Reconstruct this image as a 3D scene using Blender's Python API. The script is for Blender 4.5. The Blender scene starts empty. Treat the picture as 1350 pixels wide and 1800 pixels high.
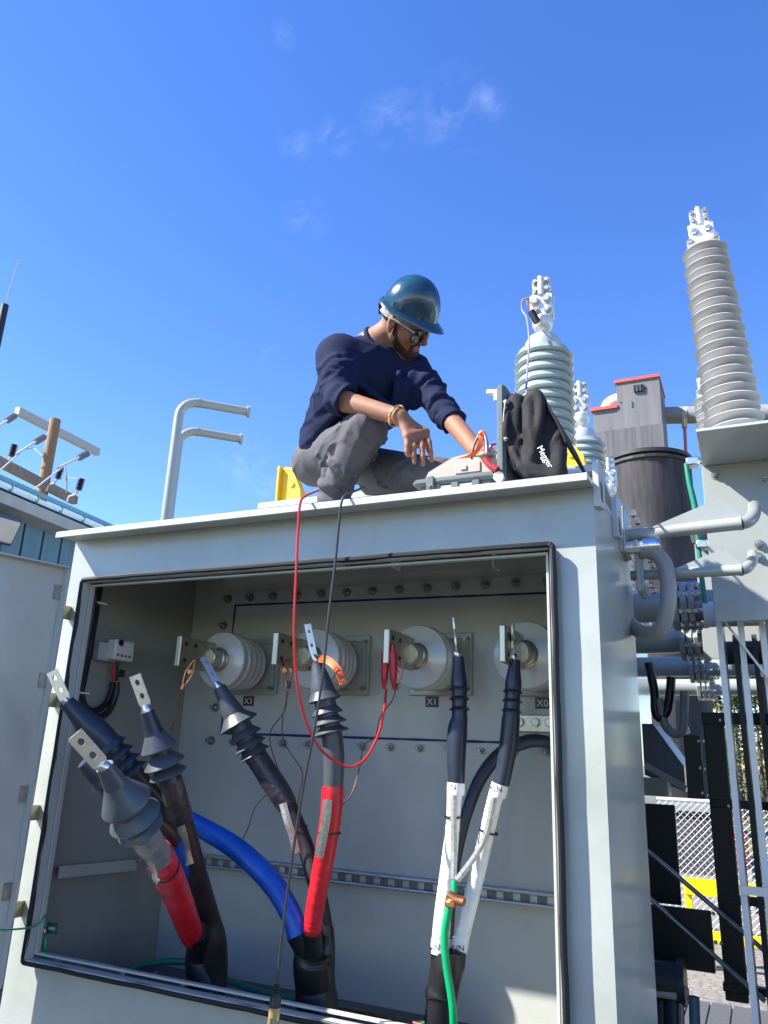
import bpy, bmesh, math, random
import numpy as np
from mathutils import Vector, Matrix, noise
random.seed(7)
sc = bpy.context.scene
col = sc.collection
R_ = math.radians

# ------------------------------------------------------------------ camera
F_PX, CX, CY = 1357.0, 675.0, 900.0          # focal length in photo pixels
_vl = Vector((-2292-CX, 1205-CY, F_PX)); _vv = Vector((849-CX, -3445-CY, F_PX))
_Z = _vv.normalized(); _X = -_vl.normalized(); _X = (_X-_Z*_X.dot(_Z)).normalized(); _Y = _Z.cross(_X)
CAM = Matrix((_X, _Y, _Z))                   # camera (x right, y down, z forward) -> world
cam = bpy.data.cameras.new('camera'); camo = bpy.data.objects.new('camera', cam); col.objects.link(camo)
cam.sensor_width = 36; cam.lens = 36*F_PX/1800; cam.clip_start = 0.05; cam.clip_end = 2000
camo.matrix_world = Matrix((CAM@Vector((1,0,0)), CAM@Vector((0,-1,0)), CAM@Vector((0,0,-1)))).transposed().to_4x4()
sc.camera = camo
GROUND = -2.2                                # the camera is the origin; the ground lies 2.2 m below it

# ------------------------------------------------------------------ sky and sun
SUN = Vector((-0.65, -0.42, 0.71)).normalized()
w = bpy.data.worlds.new('World'); sc.world = w; w.use_nodes = True
nt = w.node_tree; nt.nodes.clear()
def wn(t, **k):
    n = nt.nodes.new(t)
    for a, b in k.items(): setattr(n, a, b)
    return n
sky = wn('ShaderNodeTexSky', sky_type='NISHITA', sun_disc=False)
sky.sun_elevation = math.asin(SUN.z); sky.sun_rotation = math.atan2(SUN.x, SUN.y)
sky.air_density = 1.0; sky.dust_density = 0.0; sky.ozone_density = 2.2; sky.altitude = 300
hsv = wn('ShaderNodeHueSaturation'); hsv.inputs['Saturation'].default_value = 1.27; hsv.inputs['Hue'].default_value = 0.516
hsv.inputs['Value'].default_value = 1.0
bg = wn('ShaderNodeBackground'); bg.inputs[1].default_value = 0.120
out = wn('ShaderNodeOutputWorld')
tc = wn('ShaderNodeTexCoord')
nt.links.new(sky.outputs[0], hsv.inputs['Color'])
# thin wisps of cloud: streaky noise, kept to a few small patches of sky
mp = wn('ShaderNodeMapping'); mp.inputs['Scale'].default_value = (7, 12, 9); mp.inputs['Rotation'].default_value = (0.3, 0.5, 0.2)
nz = wn('ShaderNodeTexNoise'); nz.inputs['Scale'].default_value = 3.2; nz.inputs['Detail'].default_value = 9; nz.inputs['Roughness'].default_value = 0.62; nz.inputs['Distortion'].default_value = 0.6
nt.links.new(tc.outputs['Generated'], mp.inputs[0]); nt.links.new(mp.outputs[0], nz.inputs['Vector'])
rmp = wn('ShaderNodeMapRange'); rmp.inputs[1].default_value = 0.44; rmp.inputs[2].default_value = 0.76
nt.links.new(nz.outputs[0], rmp.inputs[0])
def raydir(px, py): return (CAM@Vector((px-CX, py-CY, F_PX))).normalized()
mask = None
for px, py, rad in ((538,378,.035),(690,205,.05),(800,195,.06),(520,250,.028),(590,240,.03),(425,815,.05),(480,855,.04),(475,625,.02),(860,178,.03),(500,60,.02),(-300,500,.2),(1700,300,.2)):
    d = raydir(px, py)
    vm = wn('ShaderNodeVectorMath', operation='DISTANCE'); vm.inputs[1].default_value = d
    nt.links.new(tc.outputs['Generated'], vm.inputs[0])
    mr = wn('ShaderNodeMapRange', interpolation_type='SMOOTHSTEP'); mr.inputs[1].default_value = 0.0; mr.inputs[2].default_value = rad
    mr.inputs[3].default_value = 1.0; mr.inputs[4].default_value = 0.0
    nt.links.new(vm.outputs['Value'], mr.inputs[0])
    if mask is None: mask = mr.outputs[0]
    else:
        mx = wn('ShaderNodeMath', operation='MAXIMUM'); nt.links.new(mask, mx.inputs[0]); nt.links.new(mr.outputs[0], mx.inputs[1]); mask = mx.outputs[0]
mul = wn('ShaderNodeMath', operation='MULTIPLY'); nt.links.new(mask, mul.inputs[0]); nt.links.new(rmp.outputs[0], mul.inputs[1])
mul2 = wn('ShaderNodeMath', operation='MULTIPLY'); nt.links.new(mul.outputs[0], mul2.inputs[0]); mul2.inputs[1].default_value = 0.095
mixc = wn('ShaderNodeMix', data_type='RGBA'); mixc.inputs['B'].default_value = (6.0, 6.6, 7.4, 1)
nt.links.new(mul2.outputs[0], mixc.inputs['Factor']); nt.links.new(hsv.outputs[0], mixc.inputs['A'])
nt.links.new(mixc.outputs['Result'], bg.inputs[0]); nt.links.new(bg.outputs[0], out.inputs[0])
sl = bpy.data.lights.new('sun', 'SUN'); sl.energy = 5.0; sl.angle = R_(0.53); sl.color = (1.0, 0.95, 0.87)
so = bpy.data.objects.new('sun', sl); col.objects.link(so); so.rotation_euler = SUN.to_track_quat('Z', 'Y').to_euler(); so.location = SUN*60
sc.view_settings.view_transform = 'Standard'; sc.view_settings.look = 'None'; sc.view_settings.gamma = 1
sc.view_settings.exposure = 1.48
sc.render.resolution_x = 768; sc.render.resolution_y = 1024

# ------------------------------------------------------------------ helpers
def U(px, py, x=None, y=None, z=None):
    """the point of the place seen at photo pixel (px, py) that lies on the plane x=, y= or z="""
    r = CAM@Vector((px-CX, py-CY, F_PX))
    t = x/r.x if x is not None else y/r.y if y is not None else z/r.z
    return r*t
FWD = CAM@Vector((0, 0, 1))
def rp(p, px): return px*FWD.dot(p)/F_PX      # how many metres px pixels span at p's distance

MATS = {}
def mat(name, c, rough=0.5, metal=0.0, var=0.0, vscale=6.0, bump=0.0, bscale=80.0, coat=0.0, c2=None, spec=None, stretch=None, streak=None, alpha=None, trans=0.0, sss=0.0, rvar=0.0, detail=6, emit=None):
    if name in MATS: return MATS[name]
    m = bpy.data.materials.new(name); m.use_nodes = True; n = m.node_tree.nodes; L = m.node_tree.links
    b = n['Principled BSDF']
    b.inputs['Roughness'].default_value = rough; b.inputs['Metallic'].default_value = metal
    b.inputs['Coat Weight'].default_value = coat; b.inputs['Coat Roughness'].default_value = 0.12
    if spec is not None: b.inputs['Specular IOR Level'].default_value = spec
    if trans: b.inputs['Transmission Weight'].default_value = trans
    if sss:
        b.inputs['Subsurface Weight'].default_value = sss; b.inputs['Subsurface Radius'].default_value = (1, .35, .2); b.inputs['Subsurface Scale'].default_value = 0.012
    b.inputs['Base Color'].default_value = (*c, 1)
    if emit: b.inputs['Emission Color'].default_value = (*c, 1); b.inputs['Emission Strength'].default_value = emit
    t = n.new('ShaderNodeTexCoord')
    src = t.outputs['Object']
    if stretch:
        mpn = n.new('ShaderNodeMapping'); mpn.inputs['Scale'].default_value = stretch; L.new(src, mpn.inputs[0]); src2 = mpn.outputs[0]
    else: src2 = src
    if var or c2:
        nn = n.new('ShaderNodeTexNoise'); nn.inputs['Scale'].default_value = vscale; nn.inputs['Detail'].default_value = detail; nn.inputs['Roughness'].default_value = 0.65
        L.new(src2, nn.inputs['Vector'])
        rr = n.new('ShaderNodeMapRange'); rr.inputs[1].default_value = 0.35; rr.inputs[2].default_value = 0.68; L.new(nn.outputs[0], rr.inputs[0])
        mx = n.new('ShaderNodeMix'); mx.data_type = 'RGBA'; L.new(rr.outputs[0], mx.inputs['Factor'])
        ca = tuple(x*(1-var) for x in c); cb = c2 if c2 else tuple(min(1, x*(1+var)) for x in c)
        mx.inputs['A'].default_value = (*ca, 1); mx.inputs['B'].default_value = (*cb, 1)
        L.new(mx.outputs['Result'], b.inputs['Base Color'])
        if rvar:
            r2 = n.new('ShaderNodeMapRange'); r2.inputs[3].default_value = max(0.03, rough-rvar); r2.inputs[4].default_value = min(1, rough+rvar)
            L.new(nn.outputs[0], r2.inputs[0]); L.new(r2.outputs[0], b.inputs['Roughness'])
    if bump:
        nb = n.new('ShaderNodeTexNoise'); nb.inputs['Scale'].default_value = bscale; nb.inputs['Detail'].default_value = 5; L.new(src2 if stretch else src, nb.inputs['Vector'])
        bp = n.new('ShaderNodeBump'); bp.inputs['Strength'].default_value = 1.0; bp.inputs['Distance'].default_value = bump
        L.new(nb.outputs[0], bp.inputs['Height']); L.new(bp.outputs[0], b.inputs['Normal'])
    MATS[name] = m
    return m

class MB:
    """collects shapes; build() links them as one mesh object"""
    def __init__(s): s.v = []; s.f = []; s.sm = []
    def add(s, vs, fs, smooth=False):
        o = len(s.v); s.v += [tuple(v) for v in vs]; s.f += [tuple(i+o for i in f) for f in fs]; s.sm += [smooth]*len(fs); return s
    def box(s, a, b, bev=0.0):
        x0,y0,z0 = (min(a[i],b[i]) for i in range(3)); x1,y1,z1 = (max(a[i],b[i]) for i in range(3))
        return s.obox(Vector(((x0+x1)/2,(y0+y1)/2,(z0+z1)/2)), (x1-x0, y1-y0, z1-z0), Matrix.Identity(3), bev)
    def obox(s, c, size, rot=None, bev=0.0):
        """box with centre c, size, rotation (3x3) and bevelled edges"""
        rot = rot or Matrix.Identity(3); hx,hy,hz = (q/2 for q in size); c = Vector(c)
        b = min(bev, hx*.95, hy*.95, hz*.95)
        if b <= 0:
            vs = [c+rot@Vector((sx*hx, sy*hy, sz*hz)) for sz in (-1,1) for sy in (-1,1) for sx in (-1,1)]
            return s.add(vs, [(0,2,3,1),(4,5,7,6),(0,1,5,4),(2,6,7,3),(0,4,6,2),(1,3,7,5)])
        vs = []; idx = {}
        for sx in (-1,1):
            for sy in (-1,1):
                for sz in (-1,1):
                    for ax in range(3):
                        p = [sx*(hx-b), sy*(hy-b), sz*(hz-b)]; p[ax] = (sx*hx, sy*hy, sz*hz)[ax]
                        idx[(sx,sy,sz,ax)] = len(vs); vs.append(c+rot@Vector(p))
        fs = []
        for ax in range(3):
            o1, o2 = (ax+1)%3, (ax+2)%3
            for sg in (-1,1):
                q = []
                for (u,v) in ((-1,-1),(1,-1),(1,1),(-1,1)):
                    k = [0,0,0]; k[ax]=sg; k[o1]=u; k[o2]=v; q.append(idx[(*k,ax)])
                fs.append(q if sg>0 else q[::-1])
        for ax in range(3):
            o1, o2 = (ax+1)%3, (ax+2)%3
            for u in (-1,1):
                for v in (-1,1):
                    q=[]
                    for sg,a_ in ((-1,o1),(1,o1),(1,o2),(-1,o2)):
                        k=[0,0,0]; k[ax]=sg; k[o1]=u; k[o2]=v; q.append(idx[(*k,a_)])
                    fs.append(q if u*v<0 else q[::-1])
        for sx in (-1,1):
            for sy in (-1,1):
                for sz in (-1,1):
                    q=[idx[(sx,sy,sz,a_)] for a_ in range(3)]; fs.append(q if sx*sy*sz>0 else q[::-1])
        return s.add(vs, fs)
    def bar(s, a, b, wd, ht, up=(0,0,1), bev=0.0):
        a=Vector(a); b=Vector(b); d=(b-a); l=d.length; d.normalize(); u=Vector(up); sx=d.cross(u)
        if sx.length<1e-4: sx=d.cross(Vector((1,0,0)))
        sx.normalize(); u=sx.cross(d)
        return s.obox((a+b)/2, (wd, l, ht), Matrix((sx,d,u)).transposed(), bev)
    def tube(s, pts, r, seg=12, cap=True, smooth=True):
        pts=[Vector(p) for p in pts]; n=len(pts)
        if not hasattr(r,'__len__'): r=[r]*n
        tan=[(pts[min(i+1,n-1)]-pts[max(i-1,0)]).normalized() for i in range(n)]
        t=tan[0]; u=t.cross(Vector((0,0,1)))
        if u.length<1e-3: u=t.cross(Vector((0,1,0)))
        u.normalize(); vs=[]
        for i in range(n):
            t=tan[i]; u=(u-t*u.dot(t)); u.normalize(); v=t.cross(u)
            vs+=[pts[i]+(u*math.cos(2*math.pi*k/seg)+v*math.sin(2*math.pi*k/seg))*r[i] for k in range(seg)]
        fs=[(i*seg+k, i*seg+(k+1)%seg, (i+1)*seg+(k+1)%seg, (i+1)*seg+k) for i in range(n-1) for k in range(seg)]
        s.add(vs, fs, smooth)
        if cap:
            s.add(vs[:seg], [tuple(range(seg-1,-1,-1))]); s.add(vs[-seg:], [tuple(range(seg))])
        return s
    def lathe(s, prof, base=(0,0,0), axis=(0,0,1), seg=32, smooth=True, cap=True):
        """prof = [(distance along axis, radius)]"""
        base=Vector(base); ax=Vector(axis).normalized(); u=ax.orthogonal().normalized(); v=ax.cross(u); vs=[]
        for h,r in prof: vs+=[base+ax*h+(u*math.cos(2*math.pi*k/seg)+v*math.sin(2*math.pi*k/seg))*max(r,1e-5) for k in range(seg)]
        n=len(prof)
        s.add(vs,[(i*seg+k,i*seg+(k+1)%seg,(i+1)*seg+(k+1)%seg,(i+1)*seg+k) for i in range(n-1) for k in range(seg)],smooth)
        if cap:
            s.add(vs[:seg],[tuple(range(seg-1,-1,-1))]); s.add(vs[-seg:],[tuple(range(seg))])
        return s
    def prism(s, poly, d):
        """flat polygon (3-D points) pushed along d"""
        poly=[Vector(p) for p in poly]; d=Vector(d); n=len(poly)
        nrm=Vector((0,0,0))
        for i in range(n): nrm+=poly[i].cross(poly[(i+1)%n])
        if nrm.dot(d)>0: poly=poly[::-1]
        return s.add(poly+[p+d for p in poly],[tuple(range(n)),tuple(range(2*n-1,n-1,-1))]+[(i,i+n,(i+1)%n+n,(i+1)%n) for i in range(n)])
    def hexa(s, c, axis, r, h):
        return s.lathe([(0,r),(h*.85,r),(h,r*.86)], c, axis, 6, False)
    def mesh(s, name):
        me=bpy.data.meshes.new(name); me.from_pydata(s.v,[],s.f)
        me.polygons.foreach_set('use_smooth', s.sm); me.update()
        if any(s.sm): me.set_sharp_from_angle(angle=R_(42))
        return me
    def build(s, name, m, parent=None, **k): return link(name, s.mesh(name), m, parent, **k)
def link(name, me, m, parent=None, auto=None):
    if m and not me.materials: me.materials.append(m)
    o=bpy.data.objects.new(name, me); col.objects.link(o)
    if parent: attach(o, parent)
    return o
def attach(o, p):
    # verts stay in world space: a part undoes its thing's place, a sub-part shares the part's frame
    o.parent=p; o.matrix_parent_inverse = Matrix.Translation(-p.location) if p.parent is None else Matrix.Identity(4)
    return o
def tag(o, label, cat, group=None, kind=None):
    o['label']=label; o['category']=cat
    if group: o['group']=group
    if kind: o['kind']=kind
    return o
def structure(o): o['kind']='structure'; return o
def thing(name, label, cat, loc=(0,0,0), group=None):
    o=bpy.data.objects.new(name,None); col.objects.link(o); o.location=loc; o.empty_display_size=.1
    return tag(o,label,cat,group)
def copy_tree(o, parent=None, dl=None):
    c=o.copy(); col.objects.link(c)
    if parent: c.parent=parent; c.matrix_parent_inverse=o.matrix_parent_inverse.copy()
    if dl: c.location=o.location+Vector(dl)
    for ch in list(o.children): copy_tree(ch, c)
    return c
def text(name, body, size, m, parent, M, extrude=0.0004, align='CENTER', bold=0.0):
    cu=bpy.data.curves.new(name,'FONT'); cu.body=body; cu.size=size; cu.extrude=extrude; cu.align_x=align; cu.align_y='CENTER'; cu.offset=bold
    t=bpy.data.objects.new(name,cu); col.objects.link(t)
    me=bpy.data.meshes.new_from_object(t.evaluated_get(bpy.context.evaluated_depsgraph_get())); bpy.data.objects.remove(t)
    me.transform(M); me.materials.clear()
    return link(name, me, m, parent)
def frame(right, up, pos):
    r=Vector(right).normalized(); u=Vector(up); u=(u-r*u.dot(r)).normalized(); n=r.cross(u)
    return Matrix.Translation(pos)@Matrix((r,u,n)).transposed().to_4x4()
def spline(pts, n=8):
    """Catmull-Rom through tuples of any length"""
    P=[np.array(p,float) for p in pts]; P=[2*P[0]-P[1]]+P+[2*P[-1]-P[-2]]; o=[]
    for i in range(1,len(P)-2):
        for k in range(n):
            t=k/n; a,b,c,d=P[i-1:i+3]
            o.append(.5*((2*b)+(-a+c)*t+(2*a-5*b+4*c-d)*t*t+(-a+3*b-3*c+d)*t**3))
    o.append(P[-2]); return o
def px_path(rows, n=8):
    """rows of (px, py, y, radius in px) -> smooth 3-D path and radii in metres"""
    S=spline(rows,n); pts=[U(a[0],a[1],y=a[2]) for a in S]; return pts,[max(.0006,rp(p,a[3])) for p,a in zip(pts,S)]

# ------------------------------------------------------------------ materials
PAINT=mat('grey_paint',(.345,.366,.33),.34,var=.10,vscale=3,bump=.0014,bscale=10,coat=.55,rvar=.05)
PAINT2=mat('grey_paint_tank',(.30,.32,.295),.33,var=.05,vscale=2,bump=.0005,bscale=120,coat=.4)
GASKET=mat('black_rubber',(.010,.011,.013),.55,var=.2,vscale=20,spec=.3)
STEEL=mat('zinc_steel',(.55,.54,.5),.35,1.0,var=.15,vscale=30)
DARKSTEEL=mat('dark_steel',(.34,.33,.31),.4,1.0,var=.2,vscale=30)
TIN=mat('tinned_copper',(.75,.72,.66),.3,1.0,var=.1,vscale=40,bump=.0003,bscale=120)
BRASS=mat('dull_brass',(.54,.50,.40),.4,1.0,var=.15,vscale=25)
COPPER=mat('copper',(.72,.30,.13),.35,1.0,var=.2,vscale=40)
PORC=mat('grey_porcelain',(.55,.55,.51),.16,var=.03,vscale=5,coat=.5)
BLUEINK=mat('blue_marker',(.008,.012,.10),.6)
BLACKP=mat('black_plastic',(.01,.01,.012),.4)
WHITEP=mat('white_plastic',(.75,.75,.72),.4,var=.05)
NAVYB=mat('navy_boot',(.022,.031,.050),.34,var=.25,vscale=9,bump=.0008,bscale=40)
GREYB=mat('grey_boot',(.062,.070,.082),.36,var=.2,vscale=9,bump=.0008,bscale=40)
SHRINK=mat('shrink_sleeve',(.045,.042,.048),.26,var=.3,vscale=18,bump=.004,bscale=45)
GREYSHRINK=mat('grey_shrink_sleeve',(.15,.16,.17),.26,var=.25,vscale=18,bump=.004,bscale=45)
BROWN=mat('brown_core_sheath',(.026,.019,.020),.42,var=.25,vscale=15,bump=.0006,bscale=60)
BLACKC=mat('black_cable',(.012,.012,.014),.38,var=.3,vscale=12,bump=.001,bscale=30)
def tape(name,c,rough=.33): return mat(name,c,rough,var=.14,vscale=14,bump=.0024,bscale=38)
REDT=tape('red_tape',(.55,.012,.022)); BLUET=tape('blue_tape',(.001,.085,.46)); WHITET=tape('white_tape',(.80,.80,.78),.4)
GREENW=mat('green_insulation',(.0,.33,.12),.35,var=.08); GREEND=mat('green_ground_cable',(.01,.20,.13),.4,var=.15)
REDW=mat('red_insulation',(.55,.02,.015),.3); ORANGE=mat('orange_tape',(.85,.13,.02),.4,var=.08)
BRAID=mat('tinned_braid',(.50,.47,.38),.45,.7,var=.25,vscale=120,bump=.0008,bscale=300)
YELLOW=mat('yellow_paint',(.85,.50,.01),.4,var=.06)
INNER=mat('inner_paint',(.43,.445,.405),.42,var=.07,vscale=1.6,bump=.0004,bscale=150,coat=.25,rvar=.06)
WALL_SHADE=mat('left_wall_shade',(.27,.275,.25),.42,var=.09,vscale=1.8,bump=.0004,bscale=150,coat=.25,rvar=.06)  # inner paint darkened: shade of the left inner wall put into the colour
# ================================================================== setting
GRAVEL=mat('gravel',(.17,.155,.135),.9,var=.3,vscale=14,bump=.02,bscale=40,c2=(.27,.25,.215),detail=10)
g=MB(); g.add([(-400,-400,GROUND),(400,-400,GROUND),(400,600,GROUND),(-400,600,GROUND)],[(0,1,2,3)])
structure(g.build('ground',GRAVEL))
BOUNCE_DARK=mat('bounce_cut_dark',(.042,.040,.034),.9,var=.25,vscale=20,bump=.006,bscale=120)
g=MB(); g.add([(-14,-14,GROUND+.004),(12,-14,GROUND+.004),(12,6.4,GROUND+.004),(-14,6.4,GROUND+.004)],[(0,1,2,3)]); structure(g.build('bounce_cut_sheet',BOUNCE_DARK))  # unseen dark sheet added around the camera to cut light bounced off the ground
gb=MB(); gb.add([(-30,24,GROUND+.004),(60,24,GROUND+.004),(60,200,GROUND+.004),(-30,200,GROUND+.004)],[(0,1,2,3)])
structure(gb.build('grass_field',mat('dry_grass',(.16,.15,.06),.95,var=.35,vscale=3,c2=(.10,.13,.04))))

LEAF=mat('conifer_green',(.05,.075,.025),.8,var=.4,vscale=1.5,c2=(.12,.14,.045)); BARK=mat('bark',(.08,.055,.04),.9,var=.3)
# ================================================================== terminal cabinet
XL,XR,YF,YB,ZT,ZB=-2.44,-.378,2.2,2.97,.772,-1.25
OX0,OX1,OZ0,OZ1=-2.326,-.5045,-.7135,.5915       # door opening
T=.006
cab=thing('terminal_cabinet','large open light grey steel terminal cabinet with bushings and cables inside','cabinet',((XL+XR)/2,YF,ZB))
# walls
MB().box((XL,YF+T,ZB),(XL+T,YB+.03,ZT)).build('side_wall',PAINT,cab)
MB().box((XL+T+.0005,YF+T+.002,-.893),(XL+T+.003,YB-.002,ZT-.002)).build('wall_shade_sheet',WALL_SHADE,cab)  # thin sheet that carries the left wall's painted shade
rw=MB().box((XR-T,YF+T,ZB),(XR,2.935,ZT)).box((XR-.09,2.936,ZB),(XR-.02,YB+.02,ZT)).build('side_wall',PAINT,cab)
MB().box((XL+T+.001,YB,ZB),(XR-T-.001,YB+T,ZT)).build('back_wall',INNER,cab)
MB().box((XL+T+.001,YF+T+.001,-.90),(XR-T-.001,YB-.001,-.894)).build('floor_plate',mat('floor_plate_paint',(.10,.11,.11),.5,var=.2),cab)
# front face around the opening
fm=MB()
fm.box((XL,YF,ZB),(OX0,YF+T,ZT)); fm.box((OX1,YF,ZB),(XR,YF+T,ZT))
fm.box((OX0,YF,OZ1),(OX1,YF+T,ZT)); fm.box((OX0,YF,ZB),(OX1,YF+T,OZ0))
fm.build('front_panel',PAINT,cab)
# lip standing out round the opening, with its rubber gasket
def ring(x0,x1,z0,z1,t,ya,yb,rc=.0):
    m=MB(); o=[(x0-t,z0-t),(x1+t,z0-t),(x1+t,z1+t),(x0-t,z1+t)]; i=[(x0,z0),(x1,z0),(x1,z1),(x0,z1)]
    vs=[(x,ya,z) for x,z in o]+[(x,ya,z) for x,z in i]+[(x,yb,z) for x,z in o]+[(x,yb,z) for x,z in i]
    fs=[]
    for k in range(4):
        n=(k+1)%4
        fs+=[(k,n,n+4,k+4),(k+8,k+12,n+12,n+8),(k,k+8,n+8,n),(k+4,n+4,n+12,k+12)]
    return m.add(vs,fs)
LIP=mat('lip_paint',(.42,.44,.42),.35,var=.03,coat=.3)
ring(OX0,OX1,OZ0,OZ1,.006,YF-.034,YF-.0005).build('opening_lip',LIP,cab)
ring(OX0+.008,OX1-.020,OZ0+.016,OZ1-.012,.0065,YF+.004,YF+.022).build('inner_flange',LIP,cab)
gk=MB()
def rrect(x0,x1,z0,z1,r,y,n=5):
    P=[]
    for cx,cz,a0 in ((x1-r,z1-r,0),(x0+r,z1-r,90),(x0+r,z0+r,180),(x1-r,z0+r,270)):
        for k in range(n+1):
            a=R_(a0+90*k/n); P.append(Vector((cx+r*math.cos(a),y+.002*random.uniform(-1,1),cz+r*math.sin(a))))
    return P+[P[0]]
P=rrect(OX0-.009,OX1+.009,OZ0-.009,OZ1+.009,.014,YF-.030)
PP=[]
for a,b in zip(P,P[1:]):
    nn=max(1,int((b-a).length/.08))
    for k in range(nn): PP.append(a.lerp(b,k/nn)+Vector((random.uniform(-1,1)*.0012,0,random.uniform(-1,1)*.0012)))
PP.append(PP[0]); gk.tube(PP,.0095,8,cap=False); gk.build('gasket',GASKET,cab)
# roof with its front overhang
rf=MB(); rf.prism([(XL-.005,2.10,.762),(XL-.005,2.106,.760),(XL-.005,2.110,.7725),(XL-.005,2.985,.7725),(XL-.005,2.985,.786),(XL-.005,2.108,.787),(XL-.005,2.10,.782)],(XR-XL+.006,0,0))
rf.build('roof',mat('roof_paint',(.42,.45,.435),.4,var=.05,vscale=3,coat=.2),cab)
# stiffening ledge, loom and inner corner angle under the roof
MB().box((XL+.30,2.80,.70),(XR-T-.002,YB-.001,.712)).box((XL+.30,2.80,.712),(XR-T-.002,2.806,.74)).build('top_ledge',INNER,cab)
lo=MB()
for k in range(4):
    q=[Vector((XL+.45+ .1*i, 2.62+.012*k+.006*math.sin(i*1.3+k), .735-.02*abs(math.sin(i*.39+.2))+.012*(k%2))) for i in range(16)]
    lo.tube(q,.011,8)
lo.build('wire_loom',BLACKC,cab)
for px in (503,592,690,868):
    p=U(px,988,y=2.60); MB().box((p.x-.003,2.59,p.z-.02),(p.x+.003,2.67,p.z+.03)).build('cable_tie',WHITEP,cab)
# studs with nuts round the bushing plate
def stud(name='stud'):
    m=MB(); m.lathe([(0,.020),(.004,.020),(.004,.0195)],(0,0,0),(0,-1,0),20,False); m.hexa((0,-.004,0),(0,-1,0),.015,.013); m.lathe([(.017,.008),(.036,.008),(.038,.006)],(0,0,0),(0,-1,0),10)
    return m.mesh(name)
sm_=stud(); sm_.materials.append(DARKSTEEL)
def put_stud(x,z):
    o=bpy.data.objects.new('stud',sm_); col.objects.link(o); attach(o,cab); o.location=(x,YB-.0005,z); o.rotation_euler=(0,random.uniform(0,1),0)
for i in range(14): put_stud(-2.233+.1275*i,.672)
for i in range(13): put_stud(-2.25+.1275*i,.024)
for z in (.545,.17): put_stud(-2.245,z)
# bushing plate border drawn with blue marker
bl=MB(); rnd=random.Random(3)
def ink(a,b,wd=.010):
    a=Vector(a); b=Vector(b); n=max(2,int((b-a).length/.05)); d=(b-a).normalized(); pz=Vector((-d.z,0,d.x)); vs=[]
    for i in range(n+1):
        p=a.lerp(b,i/n); ww=wd/2*rnd.uniform(.7,1.15); vs+=[p+pz*ww,p-pz*ww]
    bl.add(vs,[(2*i,2*i+1,2*i+3,2*i+2) for i in range(n)])
yk=YB-.0012
ink((-2.19,yk,.640),(-.45,yk,.622)); ink((-2.188,yk-.0004,.642),(-2.195,yk-.0004,.40)); ink((-2.20,yk,.20),(-2.20,yk,.055)); ink((-2.205,yk-.0004,.058),(-.90,yk-.0004,.056)); ink((-.92,yk-.0008,.056),(-.45,yk-.0008,.052))
bl.build('marker_line',BLUEINK,cab)
# seam of the back wall's lower sheet, left bracket bar and strut channel
MB().box((XL+T+.002,2.95,-.47),(XL+.10,2.965,-.455)).build('seam_weld',PAINT,cab)
sb=MB(); a=U(100,1523,x=XL+T+.02); b=U(237,1511,x=XL+T+.02)
sb.bar(a,b,.03,.004); sb.bar(a+Vector((.012,0,-.02)),b+Vector((.012,0,-.02)),.004,.04); sb.build('door_stay_bracket',INNER,cab)
MB().lathe([(0,.008),(.03,.008)],b+Vector((0,-.0,-.0)),(1,0,0),10).hexa(b+Vector((.012,0,.0)),(1,0,0),.012,.01).build('bolt',STEEL,cab)
GALV=mat('galvanised_strut',(.50,.51,.50),.42,.6,var=.15,vscale=20)
zr=-.468; ch=MB(); x0,x1=XL+.05,XR-T-.003; hz=.024
ch.box((x0,YB-.042,zr+hz-.003),(x1,YB-.001,zr+hz)); ch.box((x0,YB-.042,zr-hz),(x1,YB-.001,zr-hz+.003))
ch.tube([(x0,YB-.040,zr+hz-.005),(x1,YB-.040,zr+hz-.005)],.006,8); ch.tube([(x0,YB-.040,zr-hz+.005),(x1,YB-.040,zr-hz+.005)],.006,8)
sc_=ch.build('strut_channel',GALV,cab)
x=x0; wm_=MB().box((-.013,YB-.010,zr-.0195),(.013,YB-.006,zr+.0195)).mesh('web_piece')
while x<x1-.08: link('web_piece',wm_,GALV,sc_).location.x=x+.013; x+=.0615
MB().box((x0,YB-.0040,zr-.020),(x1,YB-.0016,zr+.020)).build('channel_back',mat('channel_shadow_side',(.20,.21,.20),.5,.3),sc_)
# grab handle lying on the sill
hd=[U(100,1692,y=2.30),U(110,1686,y=2.31),U(205,1704,y=2.31),U(216,1711,y=2.30)]
MB().tube([Vector(q[:3]) for q in spline([tuple(h) for h in hd],5)],.009,10).build('grab_handle',LIP,cab)
# name plates
for tx,x,z in (('X3',-2.067,.200),('X2',-1.63,.200),('X1',-1.181,.204),('X0',-.733,.203)):
    if tx=='X2': continue
    pl=MB().obox((x,YB-.0018,z),(.056,.002,.042)).build('name_plate',BLACKP,cab)
    text('plate_lettering',tx,.036,mat('engraved_white',(.7,.7,.66),.6),pl,frame((1,0,0),(0,0,1),Vector((x,YB-.0032,z-.001))))
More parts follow.
